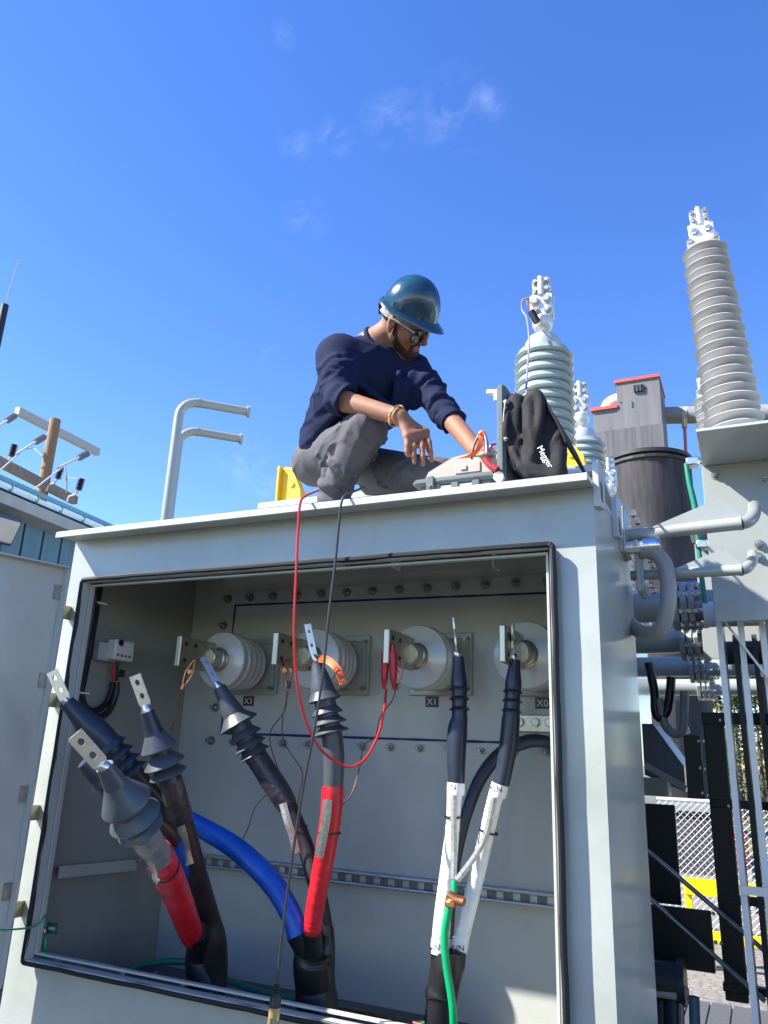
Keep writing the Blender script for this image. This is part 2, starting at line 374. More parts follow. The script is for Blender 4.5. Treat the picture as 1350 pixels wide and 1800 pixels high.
# door, hinged at the left and swung out towards the camera
hx,hy=-2.388,2.128; dd=Vector((-.273,-.962,0)).normalized(); dn=Vector((dd.y,-dd.x,0)); dn=dn if dn.x<0 else -dn
def dp(s,t,z): v=Vector((hx,hy,0))+dd*s+dn*t; return (v.x,v.y,z)
dz0,dz1=-.80,.648; DW=1.93
DOORP=mat('door_inner_paint',(.46,.46,.41),.42,var=.05,vscale=1.5,bump=.0004,bscale=120,coat=.5)
dm=MB()
cD=Vector((hx,hy,0))+dd*(DW/2)+dn*.005; Rm=Matrix((dd,-dn,Vector((0,0,1)))).transposed()
dm.obox((cD.x,cD.y,(dz0+dz1)/2),(DW,.005,dz1-dz0),Rm)
door=dm.build('door',DOORP,cab)
dr=MB()
for zz in (dz0+.008,dz1-.008): dr.obox((cD.x-dn.x*.018,cD.y-dn.y*.018,zz),(DW,.032,.006),Rm)
for s_ in (.004,DW-.004): 
    c_=Vector((hx,hy,0))+dd*s_-dn*.018; dr.obox((c_.x,c_.y,(dz0+dz1)/2),(.006,.032,dz1-dz0-.03),Rm)
dr.build('door_return',DOORP,door)
for (px,py) in ((112,1062),(88,1215),(57,1412),(24,1580)):
    z=U(px,py,y=2.17).z
    h=MB(); h.lathe([(0,.011),(.062,.011)],(-2.402,2.146,z-.062),(0,0,1),12); h.box((-2.412,2.15,z-.058),(-2.404,2.199,z-.006))
    hg=h.build('hinge',mat('hinge_zinc',(.42,.40,.30),.4,.9,var=.2),cab)
    k=MB(); k.lathe([(0,.0112),(.064,.0112)],(-2.402,2.146,z+.002),(0,0,1),12); c_=Vector((hx,hy,0))+dd*.02-dn*.0; k.obox((c_.x,c_.y,z+.034),(.03,.006,.056),Rm)
    k.build('hinge_leaf',DARKSTEEL,hg)
    for q in (-.02,.02):
        c2=Vector((hx,hy,z+.034))+dd*.026; MB().hexa((c2.x,c2.y,c2.z+q),-dn,.005,.006).build('hinge_bolt',DARKSTEEL,hg)
# ground stud for the door bond near the lower left of the opening
gs=thing('ground_stud_bond','small bolted ground stud with green wire at lower left of opening','ground stud',U(72,1632,y=2.24))
p=U(92,1632,y=2.25); MB().obox(p,(.05,.004,.035),bev=.001).build('bond_tag',mat('bond_tag_green',(.01,.07,.045),.5),gs)
text('tag_lettering','GND',.014,mat('engraved_white',(.7,.7,.66)),gs,frame((1,0,0),(0,0,1),p+Vector((0,-.003,0))))
q=U(80,1636,y=2.24); MB().hexa(q+Vector((0,-.003,0)),(0,-1,0),.012,.012).lathe([(0,.006),(.03,.006)],q,(0,-1,0),8).build('bolt',STEEL,gs)
pts,rr=px_path([(-40,1634,1.9,2),(20,1634,2.05,2),(60,1628,2.15,2),(78,1612,2.21,2),(79,1602,2.235,2),(80,1628,2.24,2)],6); MB().tube(pts,[.0032]*len(pts),8).build('bond_wire',GREENW,gs)
pts,rr=px_path([(80,1650,2.25,4),(79,1665,2.25,4),(78,1690,2.26,4)],4); MB().tube(pts,[.008]*len(pts),10).build('stud_cable',GREENW,gs)

# ================================================================== small switch block and its black leads on the left wall
xs=XL+T+.004
blk=thing('terminal_block','small grey terminal block with red and black leads on left inner wall','terminal block',U(200,1145,x=xs+.03))
def W(px,py,dx=.03): return U(px,py,x=xs+dx)
c=W(185,1146,.02); MB().obox(c,(.036,.10,.075),bev=.004).build('base_block',mat('block_grey',(.42,.42,.40),.5,var=.05),blk)
c=W(212,1144,.055); MB().obox(c,(.045,.11,.082),bev=.004).obox(c+Vector((.024,0,.026)),(.01,.08,.018),bev=.003).build('switch_body',mat('block_light',(.62,.62,.58),.45,var=.05),blk)
MB().lathe([(0,.013),(.004,.013)],c+Vector((.029,-.034,.028)),(1,0,0),16).build('switch_port',BLACKP,blk)
for k in range(4): MB().lathe([(0,.006),(.003,.006)],c+Vector((.0225,-.036+.022*k,-.022)),(1,0,0),10).build('terminal_screw',DARKSTEEL,blk)
pts=[W(200,1165,.05),W(198,1180,.05),W(199,1198,.05)]; MB().tube(pts,.006,8).build('red_lead',REDW,blk)
pts=[W(207,1165,.055),W(206,1180,.055),W(205,1197,.055)]; MB().tube(pts,.006,8).build('black_lead',BLACKC,blk)
MB().obox(W(214,1184,.06),(.004,.03,.03)).build('wire_tag',BLACKP,blk)
loom=tag(MB().build('control_cable',BLACKC),'thick black control cable hanging in a loop on left inner wall','cable')
m=MB()
for dx,rows in ((.03,[(172,1024),(165,1075),(152,1150),(143,1205),(148,1240),(165,1250),(185,1238),(196,1215),(199,1199)]),(.055,[(170,1024),(162,1080),(148,1160),(137,1215),(144,1248),(165,1263),(190,1252),(203,1222),(205,1199)]),(.015,[(176,1026),(168,1080),(156,1150),(146,1200),(140,1230),(150,1250),(170,1258)])):
    S=spline(rows,8); m.tube([W(a[0],a[1],dx) for a in S],.0135,10)
m_me=m.mesh('control_cable'); m_me.materials.append(BLACKC); loom.data=m_me
for (px,py) in ((172,1061),(140,1218)): 
    c=W(px,py,.045); MB().obox(c,(.05,.055,.006)).build('cable_tie',WHITEP,loom)

# ================================================================== low-voltage porcelain bushings
def lv_bushing():
    b=thing('low_voltage_bushing','','bushing',(0,YB,.352))
    f=MB(); f.obox((0,YB-.011,.352),(.27,.018,.25),bev=.004); f.obox((.03,YB-.028,.352),(.19,.02,.20),bev=.006); f.build('mounting_flange',PAINT,b)
    for sx in (-.1,.115):
        for sz in (-.095,.095): MB().hexa((sx,YB-.02,.352+sz),(0,-1,0),.013,.014).lathe([(.012,.007),(.03,.007)],(sx,YB-.02,.352+sz),(0,-1,0),8).build('flange_bolt',DARKSTEEL,b)
    pr=[(0.03,.075),(.06,.08)]
    h=.065
    for k in range(4):
        r=.112+.0035*k; pr+=[(h,.088),(h+.004,r-.012),(h+.012,r-.002),(h+.020,r),(h+.028,r-.003),(h+.033,r-.014),(h+.036,.09)]; h+=.040
    pr+=[(h+.004,.10),(h+.010,.114),(h+.020,.120),(h+.030,.117),(h+.034,.106),(h+.040,.060),(h+.043,.045)]
    MB().lathe(pr,(0,YB,.352),(0,-1,0),48).build('insulator',PORC,b)
    e=h+.038
    MB().lathe([(e,.050),(e+.012,.050),(e+.016,.046),(e+.03,.046),(e+.034,.040),(e+.085,.040),(e+.088,.036)],(0,YB,.352),(0,-1,0),32).build('stem',BRASS,b)
    y1=YB-e-.045
    MB().box((-.011,y1-.230,.352-.058),(.011,y1,.352+.062),.003).build('terminal_pad',mat('pad_brass',(.52,.48,.36),.38,1.0,var=.12,vscale=30),b)
    for dy in (.035,.095):
        for dz in (-.03,.034): MB().lathe([(0,.0085),(.0015,.0085)],(.0112,y1-.23+dy,.352+dz),(1,0,0),14).build('pad_hole',BLACKP,b)
    return b,y1
XB=(-2.05,-1.598,-1.143,-.728)
b0,PADY=lv_bushing(); b0.location.x=0
BLAB=('grey porcelain bushing above the X3 plate, leftmost in cabinet','grey porcelain bushing behind the orange-taped lug, second from left','grey porcelain bushing with red clips above the X1 plate','grey porcelain bushing above the X0 plate, rightmost in cabinet')
for i,x in enumerate(XB):
    o=b0 if i==0 else copy_tree(b0)
    o.location.x=x; o['label']=BLAB[i]; o['group']='low-voltage bushings in the cabinet'
PADE=PADY-.23
# copper ground bar at the right of the back wall
gbar=thing('ground_bar','short brass ground bar with bolts under the X0 plate','ground bar',(-.66,YB,.11))
c=U(945,1272,y=YB-.03); MB().obox(c,(.20,.012,.06),bev=.002).build('bar',mat('pad_brass',(.52,.48,.36),.38,1.0),gbar)
for dx in (-.065,-.005,.045,.085): MB().hexa(c+Vector((dx,-.006,.004)),(0,-1,0),.017,.012).lathe([(0,.022),(.003,.022)],c+Vector((dx,-.004,.004)),(0,-1,0),16).build('bar_bolt',BRASS,gbar)
pts,rr=px_path([(970,1290,2.93,5),(975,1330,2.93,5),(978,1380,2.9,5),(982,1440,2.85,5)],5)
MB().tube(pts,.011,8).build('copper_lead',mat('bare_copper',(.22,.09,.05),.5,.8,var=.3,vscale=60),gbar)
# ================================================================== power cables and their terminations
def seg(rows,n=8,sg=20):
    pts,r=px_path(rows,n); return MB().tube(pts,r,sg)
def wrapseg(rows,n=10,sg=22,amp=.045,turns=6):
    """tape-wound length: low ridges where one turn laps the next"""
    pts,r=px_path(rows,n); m=len(r); out_r=[]
    pts2=[];
    N=max(m,turns*5)
    for i in range(N+1):
        t=i/N*(m-1); k=min(int(t),m-2); f_=t-k
        pts2.append(Vector(pts[k]).lerp(Vector(pts[k+1]),f_)); ph=(i/N*turns)%1
        out_r.append((r[k]*(1-f_)+r[k+1]*f_)*(1+amp*(1-ph)*(1 if i not in (0,N) else .3)))
    return MB().tube(pts2,out_r,sg)
def boot(parent,a,b,prof,m,name='termination_boot',skirts=(),mskirt=None):
    """heat-shrink boot: straight axis from a=(px,py,y) to b, profile [(t, radius px)], skirts [(t, radius px, drop t)]"""
    A=U(a[0],a[1],y=a[2]); B=U(b[0],b[1],y=b[2]); ax=B-A; L=ax.length; mid=(A+B)/2; k=rp(mid,1)
    S=spline([(t,r) for t,r in prof],5)
    o=MB().lathe([(max(0,min(1,q[0]))*L,q[1]*k) for q in S],A,ax,28).build(name,m,parent)
    for t,r,dr in skirts:
        # a bell: thin at the rim, closed against the body
        core=np.interp(t,[p[0] for p in prof],[p[1] for p in prof])*k*.96; rr=r*k; h=t*L; d=dr*L
        MB().lathe([(h,core),(h+d*.4,core+(rr-core)*.38),(h+d*.96,rr*.985),(h+d,rr),(h+d+.0025,rr*.985),(h+d*.8,core+(rr-core)*.25),(h+d*.84,core)],A,ax,32).build('skirt',mskirt or m,o)
    return o,A,B
def lug(parent,a,b,wpx,face,tpx=3,barrel=None):
    """two-hole flat lug from tip a to heel b; face = direction its flat side looks to"""
    A=U(a[0],a[1],y=a[2]); B=U(b[0],b[1],y=b[2]); d=(B-A); L=d.length; d.normalize(); n=Vector(face); n=(n-d*n.dot(d)).normalized(); s_=d.cross(n)
    mid=(A+B)/2; wd=rp(mid,wpx); th=rp(mid,tpx)
    # plate with two true holes: quad strips round each hole
    vs=[];fs=[]
    hr=wd*.21; K=12
    me=bmesh.new()
    segs=[(0.0,.46),(.46,.92)]
    cen=(.24,.68)
    for (t0,t1),tc_ in zip(segs,cen):
        c=A+d*(L*tc_)
        corners=[(t0,-.5),(t1,-.5),(t1,.5),(t0,.5)]
        outer=[]
        for q in range(K):
            an=2*math.pi*q/K; ca,sa=math.cos(an),math.sin(an)
            # project ray onto rectangle
            hx_=(t1-tc_ if ca>0 else tc_-t0)*L; hy_=.5*wd
            f_=min(hx_/abs(ca) if abs(ca)>1e-6 else 9, hy_/abs(sa) if abs(sa)>1e-6 else 9)
            outer.append((c+d*(ca*f_)+s_*(sa*f_), c+d*(ca*hr*1.25)+s_*(sa*hr*.9)))
        for sgn in (1,-1):
            off=n*(th/2*sgn); base=len(vs)
            for o_,i_ in outer: vs+=[o_+off,i_+off]
            for q in range(K):
                r_=(q+1)%K; f_=(base+2*q,base+2*r_,base+2*r_+1,base+2*q+1); fs.append(f_ if sgn>0 else f_[::-1])
        b1=len(vs)-4*K
        for q in range(K):
            r_=(q+1)%K; fs.append((b1+2*q+1,b1+2*r_+1,b1+2*K+2*r_+1,b1+2*K+2*q+1))
            fs.append((b1+2*q,b1+2*K+2*q,b1+2*K+2*r_,b1+2*r_))
        # rectangle corners between rays
        for t_,w_ in corners:
            p_=A+d*(L*t_)+s_*(wd*w_)
            near=sorted(range(K),key=lambda q:(outer[q][0]-p_).length)[:2]; near.sort()
            for sgn in (1,-1):
                off=n*(th/2*sgn); o_=len(vs); vs+=[p_+off,outer[near[0]][0]+off,outer[near[1]][0]+off]; fs.append((o_,o_+1,o_+2) if sgn>0 else (o_,o_+2,o_+1))
    me.free()
    mb=MB().add(vs,fs)
    mb.prism([A+d*(L*.92)+s_*(wd*.5)+n*(th/2),A+d*(L*.92)-s_*(wd*.5)+n*(th/2),A+d*(L*1.04)-s_*(wd*.36)+n*(th/2),A+d*(L*1.04)+s_*(wd*.36)+n*(th/2)],n*(-th))
    o=mb.build('lug',TIN,parent)
    if barrel:
        C=U(barrel[0],barrel[1],y=barrel[2]); r=rp(C,barrel[3])
        MB().tube([A+d*(L*.98),A+d*(L*1.03),(A+d*L).lerp(C,.5),C],[wd*.30,wd*.38,r,r],14).build('lug_barrel',TIN,o)
    return o
def tie(parent,p,r,ax=(0,0,1)):
    MB().lathe([(-.003,r*1.03),(-.003,r*1.03+.003),(.003,r*1.03+.003),(.003,r*1.03)],p,ax,18,cap=False).build('cable_tie',BLACKP,parent)
def braid(parent,rows,wpx,m=BRAID):
    """flat tinned braid strap lying on a cable"""
    S=spline(rows,6); pts=[U(a[0],a[1],y=a[2]) for a in S]; n=len(pts); vs=[]
    for i,p in enumerate(pts):
        t=(pts[min(i+1,n-1)]-pts[max(0,i-1)]).normalized(); vw=p.normalized(); s_=t.cross(vw).normalized(); hw=rp(p,wpx/2)
        for q in (-1,0,1): vs.append(p+s_*hw*q-vw*(.003 if q==0 else .001))
        for q in (-1,0,1): vs.append(p+s_*hw*q+vw*.003)
    fs=[]
    for i in range(n-1):
        a=i*6;b=a+6
        fs+=[(a,a+1,b+1,b),(a+1,a+2,b+2,b+1),(a+3,b+3,b+4,a+4),(a+4,b+4,b+5,a+5),(a,b,b+3,a+3),(a+2,a+5,b+5,b+2)]
    fs+=[(0,3,4,1),(1,4,5,2)]; e=6*(n-1); fs+=[(e,e+1,e+4,e+3),(e+1,e+2,e+5,e+4)]
    return MB().add(vs,fs).build('braid_strap',m,parent)
SKY_UP=(-.3,-.75,.5)

# --- left three-core cable: red, black and (hidden) blue core
cl=thing('power_cable','leftmost black power cable splitting into red-taped and black cores','cable',U(365,1740,y=2.5))
seg([(352,1655,2.48,24),(358,1690,2.5,32),(364,1745,2.5,32),(368,1850,2.5,32)]).build('trunk_sheath',BLACKC,cl)
seg([(344,1638,2.36,20),(350,1665,2.44,19),(356,1700,2.5,18)]).build('core_sleeve',BLACKC,cl)
wrapseg([(277,1498,1.76,24),(300,1545,1.95,24),(324,1608,2.22,21.5),(338,1645,2.38,20)],turns=9,amp=.06).build('red_tape',REDT,cl)
seg([(248,1455,1.64,26),(260,1478,1.69,26),(270,1492,1.73,24),(280,1505,1.78,24.5)]).build('shrink_sleeve',GREYSHRINK,cl)
boot(cl,(184,1347,1.50),(254,1466,1.66),[(0,15),(.06,16),(.2,19),(.34,23),(.5,24),(.75,24),(.9,26),(1,26)],GREYB,skirts=((.24,45,.29),(.58,47,.17),(.78,42,.12)))
lug(cl,(131,1291,1.42),(178,1344,1.49),29,(.2,-.8,.45),4,barrel=(190,1355,1.51,12))
braid(cl,[(262,1508,1.70,0),(270,1530,1.74,0),(273,1545,1.75,0),(279,1550,1.76,0)],9); tie(cl,U(288,1524,y=1.85),rp(U(288,1524,y=1.85),24.6),U(300,1545,y=1.95)-U(277,1498,y=1.76))
seg([(322,1447,2.2,18),(345,1530,2.3,17.5),(366,1605,2.42,18),(374,1650,2.46,23),(376,1700,2.5,24),(374,1760,2.5,22)]).build('brown_core',BROWN,cl)
seg([(298,1362,2.08,20),(308,1400,2.12,21),(316,1432,2.17,22),(321,1446,2.19,19)]).build('shrink_sleeve',SHRINK,cl)
boot(cl,(258,1250,1.98),(300,1374,2.08),[(0,12),(.08,13),(.25,16),(.38,19),(.5,18),(.7,18),(.9,19),(1,20)],NAVYB,skirts=((.30,32,.22),(.60,36,.14),(.78,33,.11)),mskirt=GREYB)
lug(cl,(237,1187,1.94),(256,1240,1.975),20,(.35,-.8,.3),3,barrel=(260,1256,1.985,10))
braid(cl,[(318,1452,2.14,0),(324,1475,2.17,0),(328,1497,2.2,0),(334,1520,2.22,0)],14); tie(cl,U(333,1492,y=2.26),rp(U(333,1492,y=2.26),18))
wrapseg([(306,1478,2.10,13),(322,1530,2.26,13),(337,1580,2.40,14),(346,1625,2.46,15),(352,1665,2.5,16)],turns=6).build('blue_tape',BLUET,cl)
seg([(214,1398,1.90,15),(250,1425,1.98,14),(290,1455,2.05,13),(308,1482,2.11,13)]).build('core_sheath',BLACKC,cl)
boot(cl,(146,1340,1.78),(222,1405,1.91),[(0,11),(.2,16),(.5,19),(1,15)],NAVYB,skirts=((.35,24,.12),(.55,24,.12)))

# --- middle three-core cable: blue core pulled across to the left, brown and red cores
cm=thing('power_cable','middle black power cable splitting into blue, red and brown cores','cable',U(557,1770,y=2.5))
seg([(552,1672,2.47,30),(551,1690,2.48,36),(555,1740,2.5,35.5),(556,1752,2.5,37),(560,1800,2.5,37),(562,1880,2.5,37)]).build('trunk_sheath',BLACKC,cm)
seg([(522,1640,2.44,20),(534,1668,2.46,18),(542,1700,2.48,18)]).build('core_sleeve',BLACKC,cm)
seg([(549,1636,2.44,17),(552,1668,2.46,17.5),(553,1700,2.48,18)]).build('core_sleeve',BLACKC,cm)
seg([(573,1632,2.52,14),(575,1665,2.5,14),(573,1700,2.5,16)]).build('core_sleeve',BLACKC,cm)
wrapseg([(296,1423,2.30,14),(350,1452,2.38,16.5),(420,1495,2.43,18.5),(478,1552,2.44,19),(512,1608,2.44,18.5),(524,1646,2.44,18.5)],n=14,turns=12,amp=.015).build('blue_tape',BLUET,cm)
seg([(234,1356,2.19,16),(262,1388,2.24,15.5),(285,1412,2.28,15),(300,1426,2.305,14.5)]).build('core_sheath',BLACKC,cm)
boot(cm,(118,1235,2.03),(240,1362,2.20),[(0,13),(.06,14),(.25,20),(.4,24),(.6,23),(.8,19),(1,16)],NAVYB,skirts=((.58,29,.07),(.69,29,.07),(.80,28,.07),(.90,27,.07)))
lug(cm,(91,1180,1.98),(115,1229,2.02),19,(.3,-.8,.3),3,barrel=(120,1238,2.035,9))
seg([(508,1416,2.56,14),(535,1482,2.57,14.5),(552,1540,2.56,14.5),(566,1600,2.55,14),(573,1640,2.53,13.5)]).build('brown_core',BROWN,cm)
seg([(448,1326,2.51,19.5),(470,1360,2.53,20),(492,1394,2.55,20.5),(506,1418,2.56,18)]).build('shrink_sleeve',SHRINK,cm)
boot(cm,(386,1208,2.43),(452,1334,2.515),[(0,11),(.05,12),(.2,15),(.4,20),(.6,20),(1,19.5)],GREYB,skirts=((.38,36,.14),(.60,30,.10),(.74,30,.09),(.86,29,.08)),mskirt=GREYB)
lug(cm,(357,1155,2.40),(380,1200,2.425),13,(.75,-.55,.1),3,barrel=(388,1212,2.435,8))
braid(cm,[(497,1412,2.50,0),(506,1445,2.50,0),(514,1470,2.51,0),(521,1500,2.52,0)],13); tie(cm,U(524,1455,y=2.565),rp(U(524,1455,y=2.565),15.5),(.3,0,-1))
wrapseg([(585,1384,2.40,18.5),(581,1440,2.41,18.5),(568,1520,2.42,17.5),(553,1600,2.43,16),(549,1640,2.44,16)],turns=16,amp=.035).build('red_tape',REDT,cm)
MB().tube(*px_path([(585.5,1383,2.40,19),(585,1396,2.4,19.3),(584,1408,2.4,18.9)],4),22).build('tape_collar',REDT,cm)
seg([(584,1290,2.39,18),(587,1330,2.395,18.5),(586,1386,2.40,17.5)]).build('shrink_sleeve',GREYB,cm)
boot(cm,(557,1163,2.36),(584,1296,2.39),[(0,10),(.05,11),(.2,16),(.4,22),(.55,19),(.8,18.5),(1,18)],GREYB,skirts=((.38,29,.13),(.60,28,.09),(.73,31,.09),(.86,32,.08)),mskirt=GREYB)
lug(cm,(540,1097,2.33),(551,1152,2.35),13,(.75,-.6,.1),3,barrel=(559,1168,2.365,8))
braid(cm,[(576,1406,2.355,0),(573,1440,2.36,0),(567,1475,2.365,0),(560,1507,2.37,0)],16); tie(cm,U(579,1464,y=2.412),rp(U(579,1464,y=2.412),18.5))
# orange tape flag hanging off the lug barrel
S=spline([(560,1158,2.335),(575,1160,2.325),(592,1175,2.32),(603,1202,2.325)],6); P=[U(*a[:2],y=a[2]) for a in S]; vs=[]
for i,p in enumerate(P):
    t=(P[min(i+1,len(P)-1)]-P[max(0,i-1)]).normalized(); s_=t.cross(p.normalized()).normalized()*rp(p,6.5); q=p.normalized()*.0008
    vs+=[p+s_-q,p-s_-q,p-s_+q,p+s_+q]
of=MB().add(vs,[f for i in range(len(P)-1) for f in ((4*i,4*i+4,4*i+5,4*i+1),(4*i+1,4*i+5,4*i+6,4*i+2),(4*i+2,4*i+6,4*i+7,4*i+3),(4*i+3,4*i+7,4*i+4,4*i))]).build('orange_tape_flag',ORANGE,cm)
pc=U(596,1187,y=2.318); tdir=(U(602,1200,y=2.318)-U(588,1174,y=2.318)); text('flag_lettering','GRD',.03,BLACKP,of,frame(-tdir,pc.cross(tdir)*-1,pc-pc.normalized()*.004))

# --- right cable: two white-taped neutral cores
cr=thing('power_cable','rightmost black power cable splitting into two white-taped cores','cable',U(780,1790,y=2.5))
seg([(788,1672,2.50,28),(786,1700,2.50,30),(780,1735,2.5,29),(777,1748,2.5,30),(778,1752,2.5,28),(774,1800,2.5,28),(772,1880,2.5,28)]).build('trunk_sheath',BLACKC,cr)
seg([(773,1662,2.48,16.5),(774,1690,2.49,17)]).build('core_sleeve',BLACKC,cr); seg([(806,1668,2.52,14.5),(801,1700,2.5,16)]).build('core_sleeve',BLACKC,cr)
wrapseg([(801,1384,2.50,15),(799,1400,2.5,13),(796,1450,2.49,12),(788,1530,2.48,14),(779,1600,2.47,14.5),(773,1668,2.48,15.5)],turns=22,amp=.035).build('white_tape',WHITET,cr)
wrapseg([(877,1386,2.52,14.5),(870,1405,2.52,13),(858,1455,2.52,13),(838,1540,2.52,13.5),(820,1615,2.52,13),(806,1672,2.52,13.5)],turns=22,amp=.035).build('white_tape',WHITET,cr)
for a_,b_,r_ in (((802,1376,2.5),(801,1397,2.5),15.5),((879,1378,2.52),(874,1400,2.52),15),((774,1652,2.48),(773,1676,2.48),16),((810,1652,2.52),(805,1676,2.52),15)):
    A=U(a_[0],a_[1],y=a_[2]);B=U(b_[0],b_[1],y=b_[2]); MB().tube([A,A.lerp(B,.5),B],[rp(A,r_),rp(A,r_+.4),rp(A,r_-.4)],22).build('tape_collar',WHITET,cr)
for px,py,y,tx,dy in ((797,1384,2.47,'N',.0),(872,1388,2.49,'NN',.0),(768,1666,2.45,'N',0),(805,1667,2.49,'NN',0)):
    p=U(px,py,y=y); text('tape_lettering',tx,.026,mat('ink_black',(.03,.03,.03),.7),cr,frame(CAM@Vector((1,.05,0)),CAM@Vector((0,-1,0)),p-p.normalized()*.012))
seg([(808,1262,2.50,14),(804,1285,2.5,17.5),(802,1330,2.50,16.5),(802,1376,2.50,14.5)]).build('shrink_sleeve',NAVYB,cr)
boot(cr,(806,1155,2.50),(808,1268,2.50),[(0,10),(.15,11),(.4,14.5),(.55,13.5),(.8,13),(1,14)],NAVYB,skirts=((.46,18,.05),(.61,18,.05),(.77,18,.05)))
seg([(898,1262,2.52,16),(895,1300,2.52,16.5),(889,1340,2.52,15),(881,1378,2.52,14.5)]).build('shrink_sleeve',NAVYB,cr)
boot(cr,(905,1160,2.52),(898,1268,2.52),[(0,9.5),(.12,10.5),(.4,14.5),(.55,13.5),(.8,14),(1,16)],NAVYB,skirts=((.48,17.5,.05),(.63,17.5,.05),(.79,17.5,.05)))
lug(cr,(797,1086,2.48),(803,1146,2.495),20,(1,.30,0),3,barrel=(806,1160,2.50,7)); lug(cr,(902,1096,2.50),(902,1150,2.515),20,(1,.10,0),3,barrel=(905,1166,2.52,7))
braid(cr,[(797,1398,2.46,0),(797,1440,2.455,0),(798,1500,2.45,0),(797,1545,2.44,0)],11); braid(cr,[(868,1402,2.49,0),(855,1465,2.485,0),(835,1505,2.47,0),(803,1548,2.44,0)],11)
tie(cr,U(797,1436,y=2.49),rp(U(797,1436,y=2.49),14)); tie(cr,U(859,1462,y=2.52),rp(U(859,1462,y=2.52),15),(.25,0,1))
# green bond wire with a copper split-bolt clamp
gw=thing('bond_wire','bright green bond wire with copper clamp on the white cores','wire',U(795,1800,y=2.42))
seg([(799,1548,2.425,6),(798,1568,2.42,6.3)],3,12).build('wire_tail',GREENW,gw)
seg([(790,1592,2.42,6.5),(782,1640,2.42,7),(784,1690,2.42,7),(793,1750,2.42,7),(797,1790,2.42,7),(799,1870,2.43,7)],8,14).build('insulated_wire',GREENW,gw)
c=U(800,1581,y=2.415); k_=rp(c,1)
MB().tube([c+Vector((-.02,.0,.012)),c+Vector((.0,0,.0)),c+Vector((.03,-.004,-.004))],[10*k_,9*k_,7*k_],12).lathe([(0,7*k_),(9*k_,7*k_),(11*k_,4*k_)],c,(1,-.4,-.1),6,False).obox(c+Vector((-.012,-.01,-.012)),(.03,.02,.02),bev=.004).build('split_bolt_clamp',COPPER,gw)
MB().tube([U(798,1565,y=2.42),U(795,1580,y=2.42),U(791,1596,y=2.42)],5*k_,10).build('bare_conductor',COPPER,gw)
# dark loop behind the neutrals and green ground cable over the floor
tag(seg([(992,1318,2.86,10),(960,1304,2.85,11),(925,1304,2.82,12),(880,1325,2.78,12),(845,1368,2.74,11.5),(822,1425,2.70,10.5),(806,1490,2.68,9),(795,1560,2.66,9),(788,1650,2.62,9)],8,16).build('looped_cable',mat('navy_cable',(.03,.035,.05),.35,var=.2,vscale=10)),'dark navy cable looping behind the white-taped cores','cable')
tag(seg([(226,1705,2.62,5),(260,1694,2.72,5.5),(310,1690,2.8,5.5),(350,1697,2.82,5.5),(400,1722,2.8,5.5),(470,1748,2.76,6),(540,1760,2.74,6),(640,1783,2.72,6),(760,1805,2.7,6),(900,1830,2.7,6)],8,14).build('ground_cable',GREEND),'green ground cable lying across the cabinet floor','cable')
tag(seg([(470,1760,2.66,4),(600,1775,2.66,4),(700,1793,2.66,4),(800,1815,2.66,4),(920,1840,2.66,4)],8,10).build('copper_strand',mat('bare_copper',(.22,.09,.05),.5,.8)),'dark bare copper strand beside the green floor cable','wire')
for (px,py,lb) in ((273,1719,'steel bolt on the floor plate left of the leftmost power cable'),(320,1733,'steel bolt on the floor plate beside the leftmost cable trunk'),(413,1748,'steel bolt on the floor plate right of the leftmost cable trunk'),(660,1796,'steel bolt on the floor plate right of the middle cable trunk')):
    p=U(px,py,z=-.893); tag(MB().hexa(p,(0,0,1),.013,.012).lathe([(0,.018),(.003,.018)],p,(0,0,1),14).lathe([(.012,.007),(.022,.007)],p,(0,0,1),8).build('floor_bolt',STEEL),lb,'bolt','bolts on the cabinet floor')

# ================================================================== test leads and copper clips
def alligator(parent,p,d,k,m,name='clip'):
    """spring clip: two jaws and a hinge, p = jaw tip, d = direction jaw tip -> tail"""
    d=Vector(d).normalized(); v=p.normalized(); s_=d.cross(v).normalized(); L=.085*k
    mb=MB()
    for q in (-1,1):
        mb.bar(p+s_*q*.002*k,p+d*L*.55+s_*q*.013*k,.011*k,.004*k,s_,.001); mb.bar(p+d*L*.5+s_*q*.013*k,p+d*L+s_*q*.006*k,.010*k,.005*k,s_,.001)
    mb.lathe([(-.008*k,.008*k),(.008*k,.008*k)],p+d*L*.5,v,12); mb.tube([p+d*L,p+d*L*1.25],.006*k,8)
    return mb.build(name,m,parent),p+d*L*1.25
CW=mat('thin_copper_wire',(.30,.11,.07),.45,.5,var=.2,vscale=40)
def dangling(label,clips,wires,wm=CW,cm_=COPPER,r=.0022):
    t=thing('copper_clip_lead',label,'clip lead',U(*clips[0][0][:2],y=clips[0][0][2]))
    for (a,b,k) in clips:
        A=U(a[0],a[1],y=a[2]); B=U(b[0],b[1],y=b[2]); alligator(t,A,B-A,k,cm_,'clip')
    for rows in wires:
        S=spline(rows,7); MB().tube([U(q[0],q[1],y=q[2]) for q in S],r,6).build('wire',wm,t)
    return t
ye=PADE+.05
dangling('copper spring clip on the leftmost porcelain bushing with thin hanging wire',[((342,1160,ye),(320,1210,ye-.02),1.15)],[[(317,1222,ye-.02),(314,1250,ye),(304,1275,ye),(301,1300,2.75),(303,1335,2.8)]])
